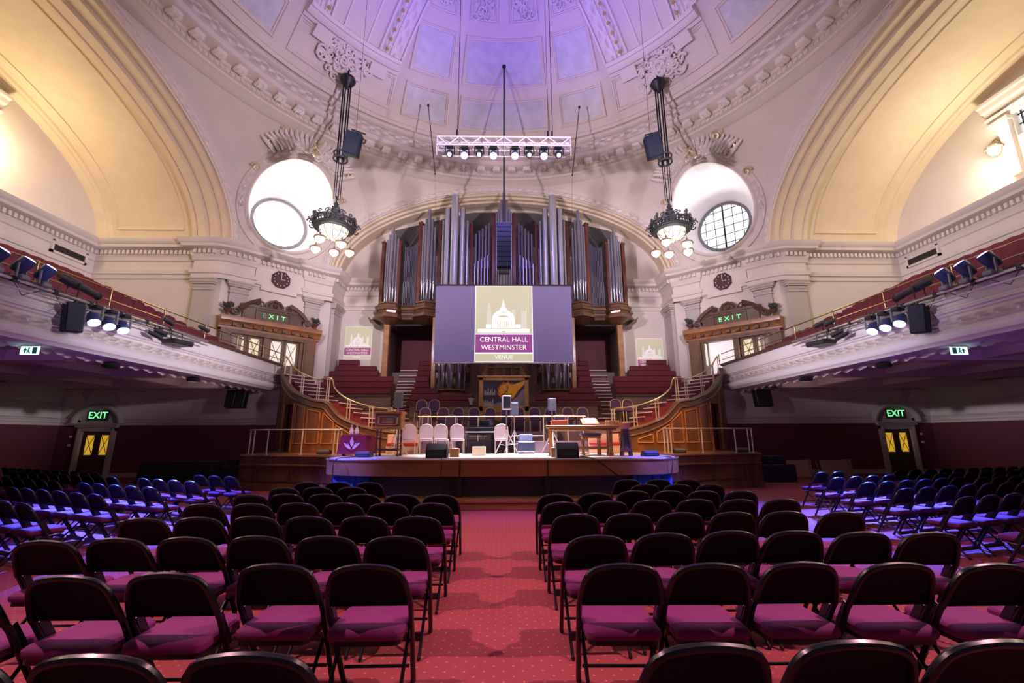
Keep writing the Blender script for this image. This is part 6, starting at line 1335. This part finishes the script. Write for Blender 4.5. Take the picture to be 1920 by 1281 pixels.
for k in range(9):
    a=rn.uniform(0,2*PI); P_=[(.15,3.58)]; 
    for j in range(4): P_.append((P_[-1][0]+.085*cos(a)+rn.uniform(-.02,.02),P_[-1][1]+.075*sin(a)+rn.uniform(-.02,.02)))
    q.tube([(u_,y-.012,v_) for u_,v_ in P_],.008,4)
obj('painted_branches',q,mat('umber paint',(.12,.04,.01),.7),cv)
# cables
def cable(label,P_,r=.011): c=root('cable',P_[0],label,'cable'); q=MB(); q.tube(smooth(P_,6),r,5); obj('lead',q,black,c)
cable('black cable draping over the stage front below the right monitor',[(1.95,11.9,1.115),(2.1,11.6,1.13),(2.2,11.3,1.12),(2.35,11.08,1.05),(2.75,11.02,.75),(3.0,10.95,.5),(3.3,10.8,.2),(3.4,10.6,.02)],.018)
cable('thin black cable looping over the left corner of the stage',[(-4.1,12.55,1.12),(-4.15,11.9,1.13),(-4.25,11.48,1.12),(-4.3,11.38,.95),(-4.3,11.42,.5),(-4.28,11.4,.02)],.012)
cable('thin black cable hanging from the left monitor over the stage edge',[(-1.6,11.95,1.12),(-1.55,11.2,1.12),(-1.52,11.02,1.0),(-1.55,11.0,.6),(-1.5,10.98,.25)],.012)
cable('black cable hanging at the right rounded corner of the stage',[(4.2,12.3,1.12),(4.35,11.8,1.12),(4.4,11.58,1.08),(4.36,11.56,.8),(4.28,11.62,.5),(4.2,11.66,.1)],.012)
# covered table and cases by the back walls
ct_=root('covered_table',(-12.2,17.3,0),'long table under a black cloth against the maroon wall on the left','table')
q=MB(); q.rbox(-13.5,-10.9,16.9,17.7,.70,.78,.02); n=60; ring_=[]
for k in range(n):
    t=k/n*4; i=int(t); f=t-i; c_=[(-13.5,16.9),(-10.9,16.9),(-10.9,17.7),(-13.5,17.7)]; a,b_=c_[i],c_[(i+1)%4]; ring_.append((a[0]+(b_[0]-a[0])*f,a[1]+(b_[1]-a[1])*f))
vs=[(x,y_,.75) for x,y_ in ring_]+[(x+.05*sin(k*1.9)+(.05 if x>-12.2 else -.05),y_+.06*cos(k*2.3)-(.04 if y_<17.3 else -.04),.005) for k,(x,y_) in enumerate(ring_)]
q.add(vs,[(k,(k+1)%n,n+(k+1)%n,n+k) for k in range(n)]); obj('cloth',q,blackf,ct_)
eb=root('equipment_box',(-10.4,17.3,0),'small black equipment box beside the black-clothed table','box'); q=MB(); q.rbox(-10.6,-9.95,17.0,17.6,.005,.62,.02); obj('case',q,blackf,eb); q=MB(); q.rbox(-10.5,-10.15,17.1,17.4,.62,.86,.02); obj('top_unit',q,black,eb)
cs=root('speaker_case',(10.2,16.6,0),'stack of black road cases against the wall on the right','case')
q=MB(); q.rbox(9.45,10.75,16.3,16.95,.005,.62,.02); obj('lower_case',q,mat('blue black case',(.012,.018,.035),.5),cs); q=MB(); q.rbox(9.7,10.45,16.35,16.9,.625,.92,.02); obj('upper_case',q,bpy.data.materials['blue black case'],cs)
ply=mat('raw plywood',(.42,.26,.17),.6,noise=.15)
for k,(x,w_) in enumerate(((11.9,.95),(13.45,1.15))):
    t_=root('tipped_table',(x,17.9,0),'tan folding table lying on its side by the right wall, %s'%['nearer the stage','nearer the door'][k],'table')
    q=MB(); q.T=Matrix.Translation((x,17.9,0))@Matrix.Rotation(R(-8),4,'X'); q.rbox(-w_/2,w_/2,-.03,.03,.01,.70,.01); obj('table_top',q,ply,t_)
    for e in (-1,1):
        q=MB(); q.T=Matrix.Translation((x+e*(w_/2+.08),18.05,0)); q.rbox(-.035,.035,-.1,.28,.005,.70,.01) if e>0 else q.tube([(0.1,0,.005),(.1,.2,.6)],.02,5); obj('leg',q,ply,t_)
# wall switches by the doors
for s,nm in ((-1,'left'),(1,'right')):
    for z in (1.72,1.36):
        w_=root('wall_switch',(s*18.75,19.49,z),'%s small white switch plate beside the %s lower door'%(('upper' if z>1.5 else 'lower'),nm),'switch'); q=MB(); q.rbox(s*18.75-.06,s*18.75+.06,19.46,19.5,z-.05,z+.05,.006); obj('plate',q,white,w_); q=MB(); q.box(s*18.75-.015,s*18.75+.015,19.45,19.46,z-.02,z+.02); obj('rocker',q,white,w_)
